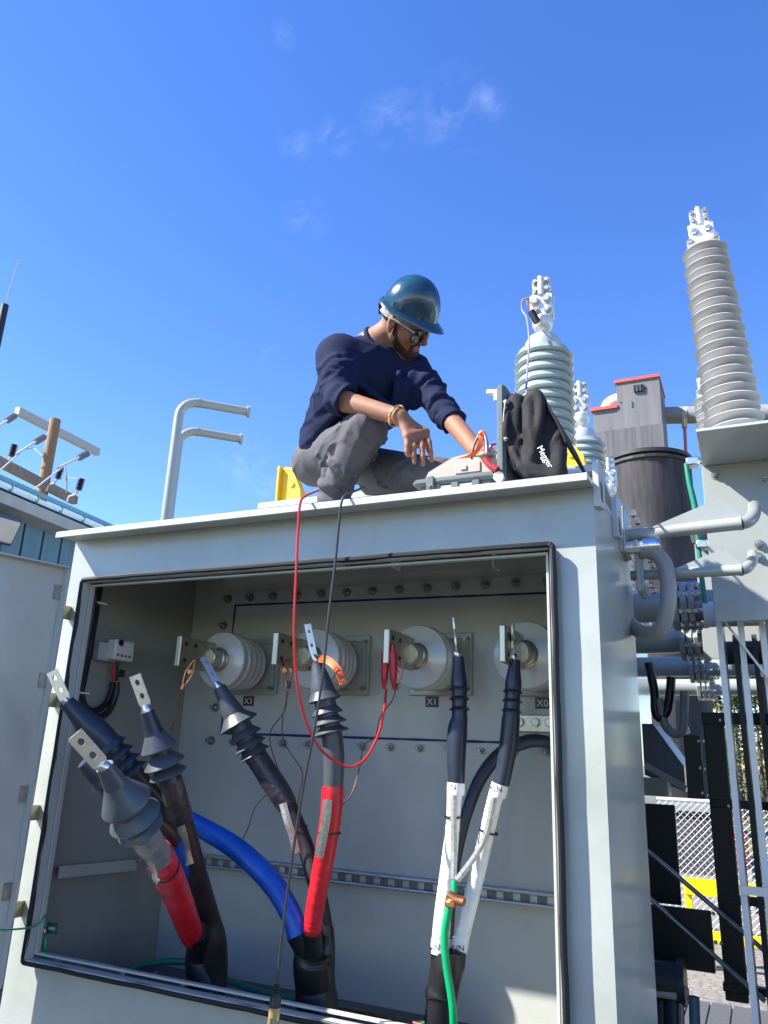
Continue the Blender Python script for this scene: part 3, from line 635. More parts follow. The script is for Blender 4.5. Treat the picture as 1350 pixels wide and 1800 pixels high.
dangling('copper spring clip on the second bushing with two thin wires',[((497,1158,ye),(506,1215,ye-.02),1.1),((510,1158,ye+.03),(508,1215,ye),1.1)],[[(505,1215,ye),(500,1250,ye),(476,1285,2.7),(478,1320,2.7),(500,1380,2.62),(512,1425,2.6)],[(507,1215,ye),(497,1262,ye),(498,1300,2.9),(515,1330,2.7),(532,1360,2.65),(525,1405,2.62),(520,1460,2.6)],[(470,1395,2.6),(448,1420,2.58),(436,1455,2.55),(424,1481,2.46)]])
dangling('copper spring clip on the X1 bushing pad behind the red clips',[((705,1160,ye+.02),(698,1205,ye),1.0)],[[(696,1205,ye),(690,1230,ye),(668,1262,2.7),(660,1295,2.8),(640,1310,2.85),(632,1350,2.6),(618,1395,2.5),(597,1420,2.43)]])
rl=thing('red_test_lead','red test lead hanging over the roof edge to the X1 bushing clips','test lead',U(523,960,y=2.07))
S=spline([(560,862,2.35,0),(545,868,2.2,0),(537,872,2.09,0),(528,884,2.072,0),(524,930,2.072,0),(521,1000,2.075,0),(517,1100,2.09,0),(521,1190,2.12,0),(536,1262,2.16,0),(560,1312,2.2,0),(592,1340,2.24,0),(618,1348,2.28,0),(645,1330,2.33,0),(667,1285,2.38,0),(676,1240,2.42,0),(679,1212,ye-.03,0)],8)
MB().tube([U(q[0],q[1],y=q[2]) for q in S],.0042,8).build('lead_wire',REDW,rl)
for px in (678,689):
    mb=MB(); A=U(px-(0 if px==678 else -2),1145,y=ye-.03); B=U(px-3 if px==678 else px+3,1212,y=ye-.03); k_=rp(A,1)
    S=spline([(0,9),(.25,9),(.5,8),(.7,7.5),(.85,5),(1,2.5)],4); L=(B-A).length
    mb.lathe([(q[0]*L,q[1]*k_*.82) for q in S],A,B-A,12); mb.obox(A.lerp(B,.52),(22*k_,.006,5*k_),bev=.002); mb.obox(A.lerp(B,-.02),(7*k_,.016,22*k_),bev=.003)
    mb.build('clip_boot',mat('red_clip_rubber',(.45,.01,.02),.35),rl)
bk=thing('black_test_lead','black test lead hanging over the roof edge with brass clip below sill','test lead',U(590,960,y=2.07))
S=spline([(640,856,2.35,0),(622,864,2.22,0),(610,868,2.10,0),(600,884,2.072,0),(595,930,2.07,0),(588,1000,2.07,0),(577,1090,2.06,0),(568,1180,2.055,0),(553,1280,2.05,0),(532,1390,2.05,0),(515,1500,2.05,0),(500,1610,2.05,0),(490,1700,2.05,0),(487,1742,2.05,0)],8)
MB().tube([U(q[0],q[1],y=q[2]) for q in S],.0042,8).build('lead_wire',mat('grey_black_lead',(.03,.03,.033),.4),bk)
A=U(487,1730,y=2.05);B=U(483,1770,y=2.05);D_=(B-A);k_=rp(A,1)
prf=[]
for i in range(7): prf+=[(i*.11*D_.length,3.2*k_),(i*.11*D_.length+.002,6*k_),(i*.11*D_.length+.005,6*k_),(i*.11*D_.length+.006,3.2*k_)]
MB().lathe(prf[:16],A,D_,12).tube([A.lerp(B,.4),A.lerp(B,.65),B],[5*k_,10*k_,10.5*k_],14).build('strain_relief',BLACKP,bk)
B2=U(478,1830,y=2.05); AMB=mat('amber_clip',(.55,.40,.18),.25,.6,var=.2,vscale=60)
mb=MB()
for q in (-1,1): mb.bar(B+Vector((q*.008,0,.01)),B2+Vector((q*.014,0,0)),.012,.012,(0,1,0),.003)
mb.tube([B+Vector((0,0,.012)),B.lerp(B2,.3)],10*k_,12); mb.build('brass_clip',AMB,bk)
# ================================================================== the person crouching on the roof
class Field:
    """signed-distance grid, blended shapes, turned into one mesh by surface nets"""
    def __init__(s,lo,hi,h):
        s.h=h; s.lo=np.array(lo,float); s.n=(np.ceil((np.array(hi)-s.lo)/h)).astype(int)+1; s.d=np.full(s.n,.2,np.float32)
    def _box(s,lo,hi):
        a=np.clip(np.floor((np.array(lo)-s.lo)/s.h).astype(int),0,s.n); b=np.clip(np.ceil((np.array(hi)-s.lo)/s.h).astype(int)+1,0,s.n)
        sl=tuple(slice(i,j) for i,j in zip(a,b))
        ax=[s.lo[k]+s.h*np.arange(a[k],b[k]) for k in range(3)]
        return sl,np.meshgrid(*ax,indexing='ij')
    def _mix(s,sl,d,k,sub=False):
        o=s.d[sl]
        if sub: s.d[sl]=np.maximum(o,-d); return
        hh=np.maximum(k-np.abs(o-d),0)/k; s.d[sl]=np.minimum(o,d)-hh*hh*k*.25
    def cap(s,a,b,ra,rb=None,k=.03,sub=False):
        rb=ra if rb is None else rb; a=np.array(a,float); b=np.array(b,float); m=max(ra,rb)+.06+k
        sl,(X,Y,Z)=s._box(np.minimum(a,b)-m,np.maximum(a,b)+m)
        if X.size==0: return
        ab=b-a; L2=max(ab@ab,1e-12); t=np.clip(((X-a[0])*ab[0]+(Y-a[1])*ab[1]+(Z-a[2])*ab[2])/L2,0,1)
        d=np.sqrt((X-a[0]-t*ab[0])**2+(Y-a[1]-t*ab[1])**2+(Z-a[2]-t*ab[2])**2)-(ra+(rb-ra)*t); s._mix(sl,d,k,sub)
    def ell(s,c,r,M,k=.03,sub=False):
        """ellipsoid: centre, radii along the rows of M"""
        c=np.array(c,float); m=max(r)+.05+k; sl,(X,Y,Z)=s._box(c-m,c+m); q=0
        for i in range(3):
            e=np.array(M[i]); q=q+(((X-c[0])*e[0]+(Y-c[1])*e[1]+(Z-c[2])*e[2])/r[i])**2
        d=(np.sqrt(q)-1)*min(r); s._mix(sl,d,k,sub)
    def cut(s,p,n):
        """keep only the side of plane p that n points away from"""
        n=np.array(n,float); n/=np.linalg.norm(n); ax=[s.lo[k]+s.h*np.arange(s.n[k]) for k in range(3)]; X,Y,Z=np.meshgrid(*ax,indexing='ij',sparse=True)
        s.d=np.maximum(s.d,((X-p[0])*n[0]+(Y-p[1])*n[1]+(Z-p[2])*n[2]).astype(np.float32))
    def wrinkle(s,amp,seed,fr=26.,only=None):
        """crumpled cloth: creases where warped waves fold over"""
        q=np.random.RandomState(seed); ax=[s.lo[k]+s.h*np.arange(s.n[k]) for k in range(3)]; X,Y,Z=np.meshgrid(*ax,indexing='ij',sparse=True); near=np.abs(s.d)<.03
        i=np.argwhere(near); x=s.lo+i*s.h; tot=0
        for k in range(4):
            v=q.normal(size=3); v/=np.linalg.norm(v); w_=q.normal(size=3)*9; w2=q.normal(size=3)*17
            ph=x@v*fr*(1+.35*k)+1.6*np.sin(x@w_+q.uniform(0,6))+.8*np.sin(x@w2+q.uniform(0,6)); tot=tot+(1-np.abs(np.sin(ph)))**2.2*np.clip(np.sin(x@(q.normal(size=3)*7)+q.uniform(0,6))+.35,0,1)/(1+.25*k)
        s.d[near]-=(amp*(tot-.35)).astype(np.float32)
    def mesh(s,name,smooth=2):
        d=s.d; n=np.array(d.shape); ins=d<0
        c=np.zeros(n-1,int); cor=[(i,j,k) for i in (0,1) for j in (0,1) for k in (0,1)]
        for i,j,k in cor: c+=ins[i:n[0]-1+i,j:n[1]-1+j,k:n[2]-1+k]
        act=(c>0)&(c<8); ids=-np.ones(n-1,int); cells=np.argwhere(act); ids[act]=np.arange(len(cells))
        acc=np.zeros((len(cells),3)); cnt=np.zeros(len(cells)); ci,cj,ck=cells.T
        val={q:d[ci+q[0],cj+q[1],ck+q[2]] for q in cor}
        for q in cor:
            for ax in range(3):
                if q[ax]==0:
                    r=list(q); r[ax]=1; r=tuple(r); a,b=val[q],val[r]; m=(a<0)!=(b<0); t=np.where(m,a/np.where(a==b,1,a-b),0)
                    p=np.zeros((len(cells),3)); p[:]=q; p[:,ax]+=t; acc[m]+=p[m]; cnt[m]+=1
        V=s.lo+s.h*(cells+acc/cnt[:,None]); F=[]
        for ax in range(3):
            o1,o2=(ax+1)%3,(ax+2)%3
            a=[slice(None)]*3; b=[slice(None)]*3; a[ax]=slice(0,-1); b[ax]=slice(1,None)
            ch=ins[tuple(a)]!=ins[tuple(b)]; e=np.argwhere(ch); e=e[(e[:,o1]>0)&(e[:,o2]>0)&(e[:,o1]<n[o1]-1)&(e[:,o2]<n[o2]-1)]
            fl=ins[tuple(a)][tuple(e.T)]
            def cid(d1,d2):
                q=e.copy(); q[:,o1]-=d1; q[:,o2]-=d2; return ids[tuple(q.T)]
            f=np.stack([cid(1,1),cid(0,1),cid(0,0),cid(1,0)],1); f[~fl]=f[~fl][:,::-1]; F.append(f)
        F=np.concatenate(F)
        E=np.concatenate([F[:,[i,(i+1)%4]] for i in range(4)])
        for it in range(smooth):
            S=np.zeros_like(V); N=np.zeros(len(V)); np.add.at(S,E[:,0],V[E[:,1]]); np.add.at(N,E[:,0],1); np.add.at(S,E[:,1],V[E[:,0]]); np.add.at(N,E[:,1],1)
            V=V*.5+.5*S/np.maximum(N,1)[:,None]
        me=bpy.data.meshes.new(name); me.from_pydata(V.tolist(),[],F.tolist()); me.polygons.foreach_set('use_smooth',[True]*len(F)); me.update(); return me

SKIN=mat('skin',(.27,.125,.075),.62,spec=.3,var=.10,vscale=35,bump=.0006,bscale=220,sss=.12)
NAVYF=mat('navy_sweatshirt',(.0105,.0155,.046),.85,var=.12,vscale=18,bump=.0014,bscale=260,spec=.12)
GREYF=mat('grey_trousers',(.080,.077,.086),.8,var=.10,vscale=16,bump=.0012,bscale=200,spec=.2)
HAIR=mat('black_hair',(.012,.009,.008),.6,var=.4,vscale=180,bump=.002,bscale=260,spec=.25)
def J(px,py,y): return U(px,py,y=y)
J_={'hr':J(566,812,2.60),'hl':J(603,812,2.74),'kr':J(643,757,2.38),'ar':J(585,866,2.46),'kl':J(778,836,2.52),'al':J(650,850,2.80),
    'sr':J(595,624,2.43),'sl':J(724,652,2.66),'er':J(597,703,2.34),'wr':J(703,733,2.30),'el':J(779,722,2.58),'wl':J(838,792,2.42),'nk':J(650,612,2.55)}
roofz=.787
def hd(v,a,b): return v[a].lerp(v[b],.5)
# head frame from the view: F facing, U up, L his left
C0=J(711,567,2.52); vd=-C0.normalized(); vr=(CAM@Vector((1,0,0))); vr=(vr-vd*vr.dot(vd)).normalized(); vu=vd.cross(vr)
HF=(vr*.77-vu*.46+vd*.46).normalized(); HU=(vr*.45+vu*.85+vd*.28); HU=(HU-HF*HU.dot(HF)).normalized(); HL=HU.cross(HF)
HS=1.06
def H(a,l,u): return C0+(HF*a+HL*l+HU*u)*HS
HM=[HF,HL,HU]
def head(f,grow=0.0):
    def e(c,r,k=.02,**kw): f.ell(H(*c),[q*HS+grow for q in r],HM,k,**kw)
    def c_(a,b,ra,rb,k=.012): f.cap(H(*a),H(*b),ra*HS+grow,rb*HS+grow,k)
    e((-.012,0,.045),(.098,.077,.092)); e((.030,0,-.02),(.062,.064,.085)); c_((.025,-.045,-.05),(.072,-.018,-.092),.022,.018,.03); c_((.025,.045,-.05),(.072,.018,-.092),.022,.018,.03)
    c_((.072,-.012,-.092),(.072,.012,-.092),.021,.021,.02)
    c_((.080,-.034,.022),(.080,.034,.022),.016,.016,.02); e((.058,-.042,-.022),(.032,.026,.030)); e((.058,.042,-.022),(.032,.026,.030))
    c_((.092,0,.012),(.114,0,-.028),.009,.0125,.008); c_((.103,-.013,-.034),(.103,.013,-.034),.0075,.0075,.006)
    return f
def ears(f):
    for s_ in (-1,1):
        f.ell(H(-.008,.080*s_,-.004),(.019*HS,.010*HS,.033*HS),HM,.008); f.ell(H(-.003,.091*s_,.002),(.010*HS,.007*HS,.018*HS),HM,.004,sub=True)
        f.cap(H(-.004,.078*s_,-.03),H(.0,.078*s_,-.036),.007*HS,.006*HS,.006)
def lips(f):
    f.cap(H(.091,-.018,-.0575),H(.091,.018,-.0575),.0055*HS,.0055*HS,.005); f.cap(H(.089,-.016,-.069),H(.089,.016,-.069),.0065*HS,.0065*HS,.005)
pxm=lambda p,q: rp(p,q)
def torso(f,g):
    j=J_; s_=pxm(C0,1)
    f.cap(j['sr'],j['sl'],34*s_+g,32*s_+g,.05)
    f.cap(J(612,664,2.46),J(708,684,2.66),45*s_+g,38*s_+g,.07)
    f.cap(J(596,715,2.50),J(668,725,2.70),50*s_+g,38*s_+g,.07)
    f.cap(J(572,775,2.56),J(630,782,2.72),46*s_+g,38*s_+g,.06)
    f.cap(j['nk'],J(640,650,2.55),30*s_+g,40*s_+g,.05)
    f.cap(J(590,628,2.50),J(602,690,2.55),34*s_+g,40*s_+g,.06)
def arm(f,s,e,w_,r1,r2,r3,g,k=.03):
    f.cap(s,e,r1+g,r2+g,k); f.cap(e,w_,r2*.96+g,r3+g,k)
def hand(f,w_,kn,fingers,thumb,rf,k=.008):
    """palm from the wrist to the row of knuckles, four fingers of three bones, a thumb off the side"""
    for q in kn: f.cap(w_,q,rf*1.5,rf*1.25,.02)
    for a,b in zip(kn,kn[1:]): f.cap(a,b,rf*1.25,rf*1.25,.014)
    for chain in fingers:
        for i in range(len(chain)-1): f.cap(chain[i],chain[i+1],rf*(1.08-.12*i),rf*(1.0-.14*i),k*.6)
    for i in range(len(thumb)-1): f.cap(thumb[i],thumb[i+1],rf*(1.3-.15*i),rf*(1.12-.15*i),k)
lo=(-1.85,2.05,.77); hi=(-.62,3.02,2.02)
s1=pxm(J_['kr'],1)
KN=[J(716,768,2.285),J(727,766,2.305),J(738,764,2.325),J(748,760,2.345)]
FG=[[KN[0],J(716,783,2.275),J(715.5,794,2.275),J(717,801,2.28)],[KN[1],J(728,785,2.29),J(727,801,2.285),J(728.5,813,2.29)],[KN[2],J(742,785,2.305),J(743,803,2.30),J(744,817,2.305)],[KN[3],J(754,778,2.33),J(757,796,2.325),J(758.5,810,2.33)]]
TH=[J_['wr'].lerp(KN[3],.45)+Vector((0,.02,0)),J(742,766,2.40),J(750,782,2.405),J(754,794,2.40)]
KL=[J(845,800,2.36),J(852,797,2.38),J(858,794,2.40),J(862,792,2.42)]
FL=[[q,q+(J(868,806,2.33)-KL[0])*.55,q+(J(880,816,2.31)-KL[0])*.85] for q in KL]; TL=[J_['wl'].lerp(KL[0],.4),J(848,812,2.36),J(856,818,2.34)]
body=Field(lo,hi,.0052)
head(body); ears(body); lips(body)
body.cap(H(-.035,0,-.05),J_['nk'],.058,.066,.03)
torso(body,-.018)
arm(body,J_['sr'],J_['er'],J_['wr'],.048,.043,.030,0); arm(body,J_['sl'],J_['el'],J_['wl'],.046,.041,.031,0)
hand(body,J_['wr'],KN,FG,TH,.0110); hand(body,J_['wl'],KL,FL,TL,.0088)
body.cap(J_['hr'],J_['kr'],.075,.06); body.cap(J_['kr'],J_['ar'],.055,.04); body.cap(J_['hl'],J_['kl'],.07,.05); body.cap(J_['kl'],J_['al'],.048,.035)
body.cap(J_['hr'],J_['hl'],.09,.09,.05)
per=thing('person','person in navy sweatshirt, grey trousers and blue hard hat crouching on cabinet roof','person',(J_['ar'].x,J_['ar'].y,roofz))
link('body',body.mesh('body',1),SKIN,per)
# sweatshirt: grown torso and sleeves, folds blended in, cut at cuffs and neck
sw=Field(lo,hi,.0062); torso(sw,0); r1=.066
CR=J_['er'].lerp(J_['wr'],.22); CLf=J_['el'].lerp(J_['wl'],.42)
sw.cap(J_['sr'],J_['er'],.070,.060,.04); sw.cap(J_['er'],CR,.056,.049,.03)
sw.cap(J_['sl'],J_['el'],.066,.055,.04); sw.cap(J_['el'],CLf,.053,.043,.03)
rnd=random.Random(11)
def folds(f,a,b,r,n,amp,k=.012,lean=.35,frm=0.0,to=1.0):
    a=Vector(a);b=Vector(b);ax=(b-a).normalized();u=ax.orthogonal().normalized();v=ax.cross(u)
    for i in range(n):
        t=frm+(to-frm)*(i+.5+rnd.uniform(-.25,.25))/n; c=a.lerp(b,t); a0=rnd.uniform(0,6.28); sp=rnd.uniform(1.4,3.4); prev=None; ln=rnd.uniform(-lean,lean)
        for q in range(9):
            an=a0+sp*q/8; p=c+(u*math.cos(an)+v*math.sin(an))*(r-amp*.2)+ax*(ln*r*(q/8-.5)+.006*math.sin(q*1.3+i))
            if prev is not None:
                w1=amp*(.35+.9*math.sin(math.pi*(q-.5)/8)); f.cap(prev,p,w1,w1,k)
            prev=p
folds(sw,J_['sr'],J_['er'],.066,7,.012,frm=.3); folds(sw,J_['er'],CR,.055,5,.011); folds(sw,J_['sl'],J_['el'],.061,7,.011,frm=.25); folds(sw,J_['el'],CLf,.050,5,.008,to=.7)
for (a,b,c) in (((610,640,2.37),(640,680,2.42),(690,720,2.5)),((600,690,2.40),(630,715,2.44),(672,735,2.52)),((700,655,2.52),(696,700,2.54),(672,745,2.56)),((715,668,2.55),(712,705,2.57),(700,738,2.58)),((560,700,2.44),(548,730,2.47),(540,765,2.52)),((590,730,2.42),(560,752,2.46),(535,770,2.52)),((720,660,2.56),(735,690,2.58),(728,715,2.6))):
    S=spline([a,b,c],6); prev=None
    for q in S:
        p=J(*q)
        if prev is not None: sw.cap(prev,p,.013,.013,.022)
        prev=p
sw.cap(CR-(J_['wr']-J_['er']).normalized()*.035,CR,.051,.050,.01); sw.cap(CLf-(J_['wl']-J_['el']).normalized()*.05,CLf,.0445,.0435,.008)
# neck opening and collar band
nax=(H(-.03,0,-.07)-J_['nk']).normalized(); nc=J_['nk']+nax*.012
ct=Vector(nax)
sw.cap(nc+ct*.02,nc+ct*.2,.066,.09,.01,sub=True)
for i in range(20):
    u_=ct.orthogonal().normalized(); v_=ct.cross(u_); a0=2*math.pi*i/20; a1=2*math.pi*(i+1)/20
    g_=lambda a: nc+ct*.016+(u_*math.cos(a)+v_*math.sin(a))*.070
    sw.cap(g_(a0),g_(a1),.0105,.0105,.008)
# open sleeve ends
for e_,w_,cc in ((J_['er'],J_['wr'],CR),(J_['el'],J_['wl'],CLf)):
    d_=(w_-e_).normalized(); sw.cap(cc+d_*.03,cc+d_*.12,.075,.075,.01,sub=True)
# straight hem
sw.wrinkle(.0085,4,18.)
link('sweatshirt',sw.mesh('sweatshirt',1),NAVYF,per)
pa=Field(lo,hi,.0062)
s_=s1
pa.cap(J_['hr'],J_['hl'],48*s_,44*s_,.05); pa.cap(J(548,815,2.62),J(590,815,2.78),40*s_,36*s_,.05)
pa.cap(J_['hr'],J_['kr'],46*s_,39*s_,.03); pa.cap(J_['kr'],J(588,862,2.46),37*s_,26*s_,.012); pa.cap(J(588,862,2.46),J_['ar']+Vector((0,0,-.045)),27*s_,27*s_,.02)
pa.cap(J_['hl'],J_['kl'],.090,.066,.03); pa.cap(J_['kl'],J_['al'],.062,.05,.02)
folds(pa,J_['hr'],J_['kr'],44*s_,8,.013,lean=.8,frm=.2); folds(pa,J_['kr'],J(588,862,2.46),32*s_,9,.012,lean=.5); folds(pa,J(600,845,2.46),J_['ar'],28*s_,4,.011); folds(pa,J_['hl'],J_['kl'],.08,5,.008)
# knee panel seams and cargo pocket
for rows in (((578,800,2.42),(590,830,2.40),(592,856,2.41)),):
    S=spline(rows,5); prev=None
    for q in S:
        p=J(*q)
        if prev is not None: pa.cap(prev,p,.008,.008,.012)
        prev=p
pa.wrinkle(.0085,9,24.)
link('trousers',pa.mesh('trousers',1),GREYF,per)
# boots
bt=Field((-1.75,2.0,.76),(-.70,3.0,1.05),.008)
for an,dr in ((J_['ar'],Vector((.62,-.55,0)).normalized()),(J_['al'],Vector((.8,-.3,0)).normalized())):
    an=Vector((an.x,an.y,roofz+.05)); bt.cap(an-dr*.05,an+dr*.16,.048,.042,.03); bt.cap(an,an+Vector((0,0,.07)),.05,.046,.03)
bt.cut((0,0,roofz+.002),(0,0,-1)); link('boots',bt.mesh('boots',1),mat('boot_leather',(.03,.022,.018),.55,var=.2,bump=.001),per)
# beard and hair: the same head, a little larger, kept to the jaw, lip and nape
lo2=C0-Vector((.22,.22,.22)); hi2=C0+Vector((.22,.22,.22))
bd=Field(lo2,hi2,.0045); head(bd,.005)
msk=Field(lo2,hi2,.0045)
for s2 in (-1,1):
    msk.cap(H(.008,.072*s2,-.022),H(.022,.06*s2,-.06),.013,.022,.01); msk.cap(H(.022,.06*s2,-.06),H(.07,.022*s2,-.098),.026,.028,.01); msk.cap(H(.098,.004*s2,-.046),H(.088,.028*s2,-.060),.007,.008,.006); msk.cap(H(.088,.028*s2,-.060),H(.080,.022*s2,-.088),.009,.012,.006)
msk.cap(H(.076,-.012,-.102),H(.076,.012,-.102),.036,.036,.01); msk.cap(H(.10,0,-.080),H(.09,0,-.092),.006,.012,.006)
bd.d=np.maximum(bd.d,msk.d); link('beard',bd.mesh('beard',1),mat('stubble',(.014,.009,.008),.7,c2=(.075,.038,.026),vscale=230,bump=.002,bscale=260,spec=.2,detail=2),per)
hr=Field(lo2,hi2,.0045)
hr.ell(H(-.012,0,.045),[q*HS+.004 for q in (.098,.077,.092)],HM,.02); hr.cut(H(.035,0,0),HF); hr.cut(H(0,0,-.028),-HU); link('hair',hr.mesh('hair',1),HAIR,per)
MB().tube([H(.093,-.016,-.0625),H(.0955,0,-.0625),H(.093,.016,-.0625)],[.002,.0062,.002],8).build('lips',mat('lips',(.30,.10,.08),.45),per)
# sunglasses
gl=MB().tube([H(.101,-.009,.004),H(.108,0,.008),H(.101,.009,.004)],.0035,8).build('sunglasses',mat('frame_black',(.012,.012,.014),.2),per)
for s2 in (-1,1):
    cen=H(.098,.035*s2,-.008); n_=(HF*.95+HL*.24*s2).normalized(); t_=HU.cross(n_).normalized(); pts=[]
    for k in range(20):
        a=2*math.pi*k/20; ca,sa=math.cos(a),math.sin(a); q=lambda v,p_: math.copysign(abs(v)**p_,v)
        pts.append(cen+t_*(q(ca,.6)*.031*HS)+HU*(q(sa,.65)*.024*HS-.002)+n_*(-.006*ca*ca))
    MB().tube(pts+[pts[0]],.0035,6,cap=False).build('lens_rim',MATS['frame_black'],gl)
    MB().add([cen+n_*.004]+pts,[(0,k+1,(k+1)%20+1) for k in range(20)]).add([cen-n_*.001]+[p-n_*.003 for p in pts],[(0,(k+1)%20+1,k+1) for k in range(20)]).build('lens',mat('lens_dark',(.006,.006,.008),.05,spec=.8),gl)
    MB().tube([H(.092,.066*s2,.006),H(.06,.079*s2,.010),H(.0,.087*s2,.014),H(-.02,.087*s2,.008)],[.0035,.003,.003,.003],8).build('temple_arm',mat('temple_clear',(.50,.42,.38),.2),gl)
# hard hat: shell with crown ridges, brim, peak, accessory slots, headband
HATM=mat('blue_hard_hat',(.010,.048,.078),.20,var=.3,vscale=12,bump=.0006,bscale=60,coat=.4,rvar=.08)
hatc=(.014,0,.074); RA,RB,RC=.117,.101,.136
def hat_pt(th,ph,g=0.0):
    a=math.cos(th)*math.cos(ph); l=math.sin(th)*math.cos(ph); u=math.sin(ph)
    e=1.0
    up=u**.92*(RC+g); rg=0
    x=l*(RB+g)
    for c_,w_ in ((-.022,.010),(.022,.010),(0,.008)): rg+=.0045*math.exp(-((x-c_)/w_)**2)*min(1,max(0,(ph-.25)/.3))
    return H(hatc[0]-.012+a*(RA+g)*(1.0 if a>0 else .98),x,hatc[2]-.028+up+rg)
N1,N2=72,26
vs=[hat_pt(2*math.pi*i/N1,(math.pi/2)*(j/N2)**.9) for j in range(N2+1) for i in range(N1)]
fs=[(j*N1+i,j*N1+(i+1)%N1,(j+1)*N1+(i+1)%N1,(j+1)*N1+i) for j in range(N2) for i in range(N1)]
vi=[hat_pt(2*math.pi*i/N1,(math.pi/2)*(j/N2)**.9,-.004) for j in range(N2+1) for i in range(N1)]
hat=MB().add(vs,fs,True).add(vi,[f[::-1] for f in fs],True).build('hard_hat',HATM,per)
vb=[]; 
for j,(g,dz) in enumerate(((0,.010),(.006,.006),(.014,.001),(.015,-.003),(.008,-.001),(-.004,.002))):
    for i in range(N1):
        th=2*math.pi*i/N1; pk=max(0,math.cos(th))**1.5; k_=g/.015 if g>0 else 0
        ex=g*.8+.034*pk*k_
        vb.append(H(hatc[0]-.012+math.cos(th)*(RA+ex),math.sin(th)*(RB+g+.004*pk*k_),hatc[2]-.028+dz-.008*pk*k_-.006*k_*(abs(math.sin(th)))))
MB().add(vb,[(j*N1+i,(j+1)*N1+i,(j+1)*N1+(i+1)%N1,j*N1+(i+1)%N1) for j in range(5) for i in range(N1)],True).build('brim',HATM,hat)
for s2 in (-1,1):
    MB().obox(H(.0,s2*(RB+.001),hatc[2]-.006),(.045,.008,.022),Matrix((HF,HL,HU)).transposed(),.003).build('accessory_slot',HATM,hat)
hb=[H(-.012+.100*math.cos(a),.084*math.sin(a),.02) for a in [2*math.pi*k/24 for k in range(25)]]
vs=[]
for p in hb[:24]: vs+=[p+HU*.016,p-HU*.016]
MB().add(vs,[(2*k,2*k+1,(2*k+3)%48,(2*k+2)%48) for k in range(24)]).add(vs,[(2*k,(2*k+2)%48,(2*k+3)%48,2*k+1) for k in range(24)]).build('headband',mat('headband_white',(.55,.55,.55),.6),hat)
MB().tube([H(-.098,-.055,.03),H(-.104,-.02,-.01),H(-.104,.02,-.01),H(-.098,.055,.03)],.009,8).build('nape_strap',BLACKP,hat)
# gold bangle on the wrist
wd=(J_['wr']-J_['er']).normalized(); wc=J_['wr']-wd*.018; u_=wd.orthogonal().normalized(); v_=wd.cross(u_)
MB().tube([wc+(u_*math.cos(2*math.pi*k/24)+v_*math.sin(2*math.pi*k/24))*.040+wd*.006*math.sin(2*math.pi*k/24) for k in range(25)],.0042,8,cap=False).build('bangle',mat('gold',(.80,.52,.16),.25,1.0),per)
# ================================================================== insulation tester on the roof
CASE=mat('case_grey_green',(.09,.11,.108),.5,var=.1,vscale=12,bump=.0008,bscale=150)
CASEL=mat('tester_cream',(.40,.33,.27),.45,var=.05)
ins=thing('insulation_tester','open grey instrument case with cream panel on cabinet roof by the hand','instrument',(-.82,2.34,.787))
yA,yB=2.17,2.44
xa=U(724,850,y=yA).x; xb=U(876,834,y=yA).x; zr_=U(780,836,y=yA).z
m=MB(); m.box((xa+.02,yA+.012,.789),(xb-.02,yB-.012,zr_-.016),.012); m.box((xa,yA,zr_-.026),(xb,yB,zr_),.010); m.build('case_base',CASE,ins)
for t in (.28,.50,.74): 
    x=xa+(xb-xa)*t; MB().box((x-.014,yA+.004,.79),(x+.014,yA+.03,zr_-.02),.004).build('case_rib',CASE,ins)
for t,wt in ((.38,.05),(.62,.055)):
    x=xa+(xb-xa)*t; MB().box((x-wt/2,yA+.0095,zr_-.052),(x+wt/2,yA+.014,zr_-.030)).build('label_plate',mat('label_white',(.6,.6,.56),.5,var=.2,vscale=90),ins)
x=xa+.065; MB().box((x-.014,yA-.006,zr_-.05),(x+.014,yA+.004,zr_+.002),.004).lathe([(0,.006),(.008,.006)],(x,yA-.006,zr_-.034),(0,-1,0),12).build('latch',CASE,ins)
m=MB(); zt=U(790,815,y=2.24).z
m.prism([(xa+.03,2.20,zr_-.002),(xa+.045,2.20,zr_+.030),(xa+.13,2.20,zt+.004),(xa+.20,2.20,zt+.012),(xa+.27,2.20,zt+.012),(xb-.012,2.20,zt-.012),(xb-.006,2.20,zr_-.002)],(0,.20,0)); m.build('cream_panel',CASEL,ins)
c=U(822,822,y=2.198); MB().obox(c,(.085,.004,.035),bev=.0015).obox(c+Vector((-.012,-.003,0)),(.022,.006,.016),bev=.002).build('socket_cover',CASEL,ins)
# lid standing up at the right end
lx0=U(872,800,y=yA).x; lz1=U(880,678,y=yA+.02).z
lid=MB().box((lx0,yA,.80),(lx0+.030,yB,lz1),.010).box((lx0+.028,yA+.022,.86),(lx0+.072,yB-.022,lz1-.02),.018).build('lid',CASE,ins)
MB().lathe([(0,.016),(.05,.016)],(lx0+.01,yA-.012,.825),(0,1,0),16).build('lid_hinge',WHITEP,lid)
c=U(869,690,y=yA+.03); MB().obox(c,(.05,.02,.016),Matrix.Rotation(.2,3,'Y'),.003).obox(c+Vector((.006,0,-.018)),(.012,.018,.03),bev=.002).build('lid_latch',WHITEP,lid)
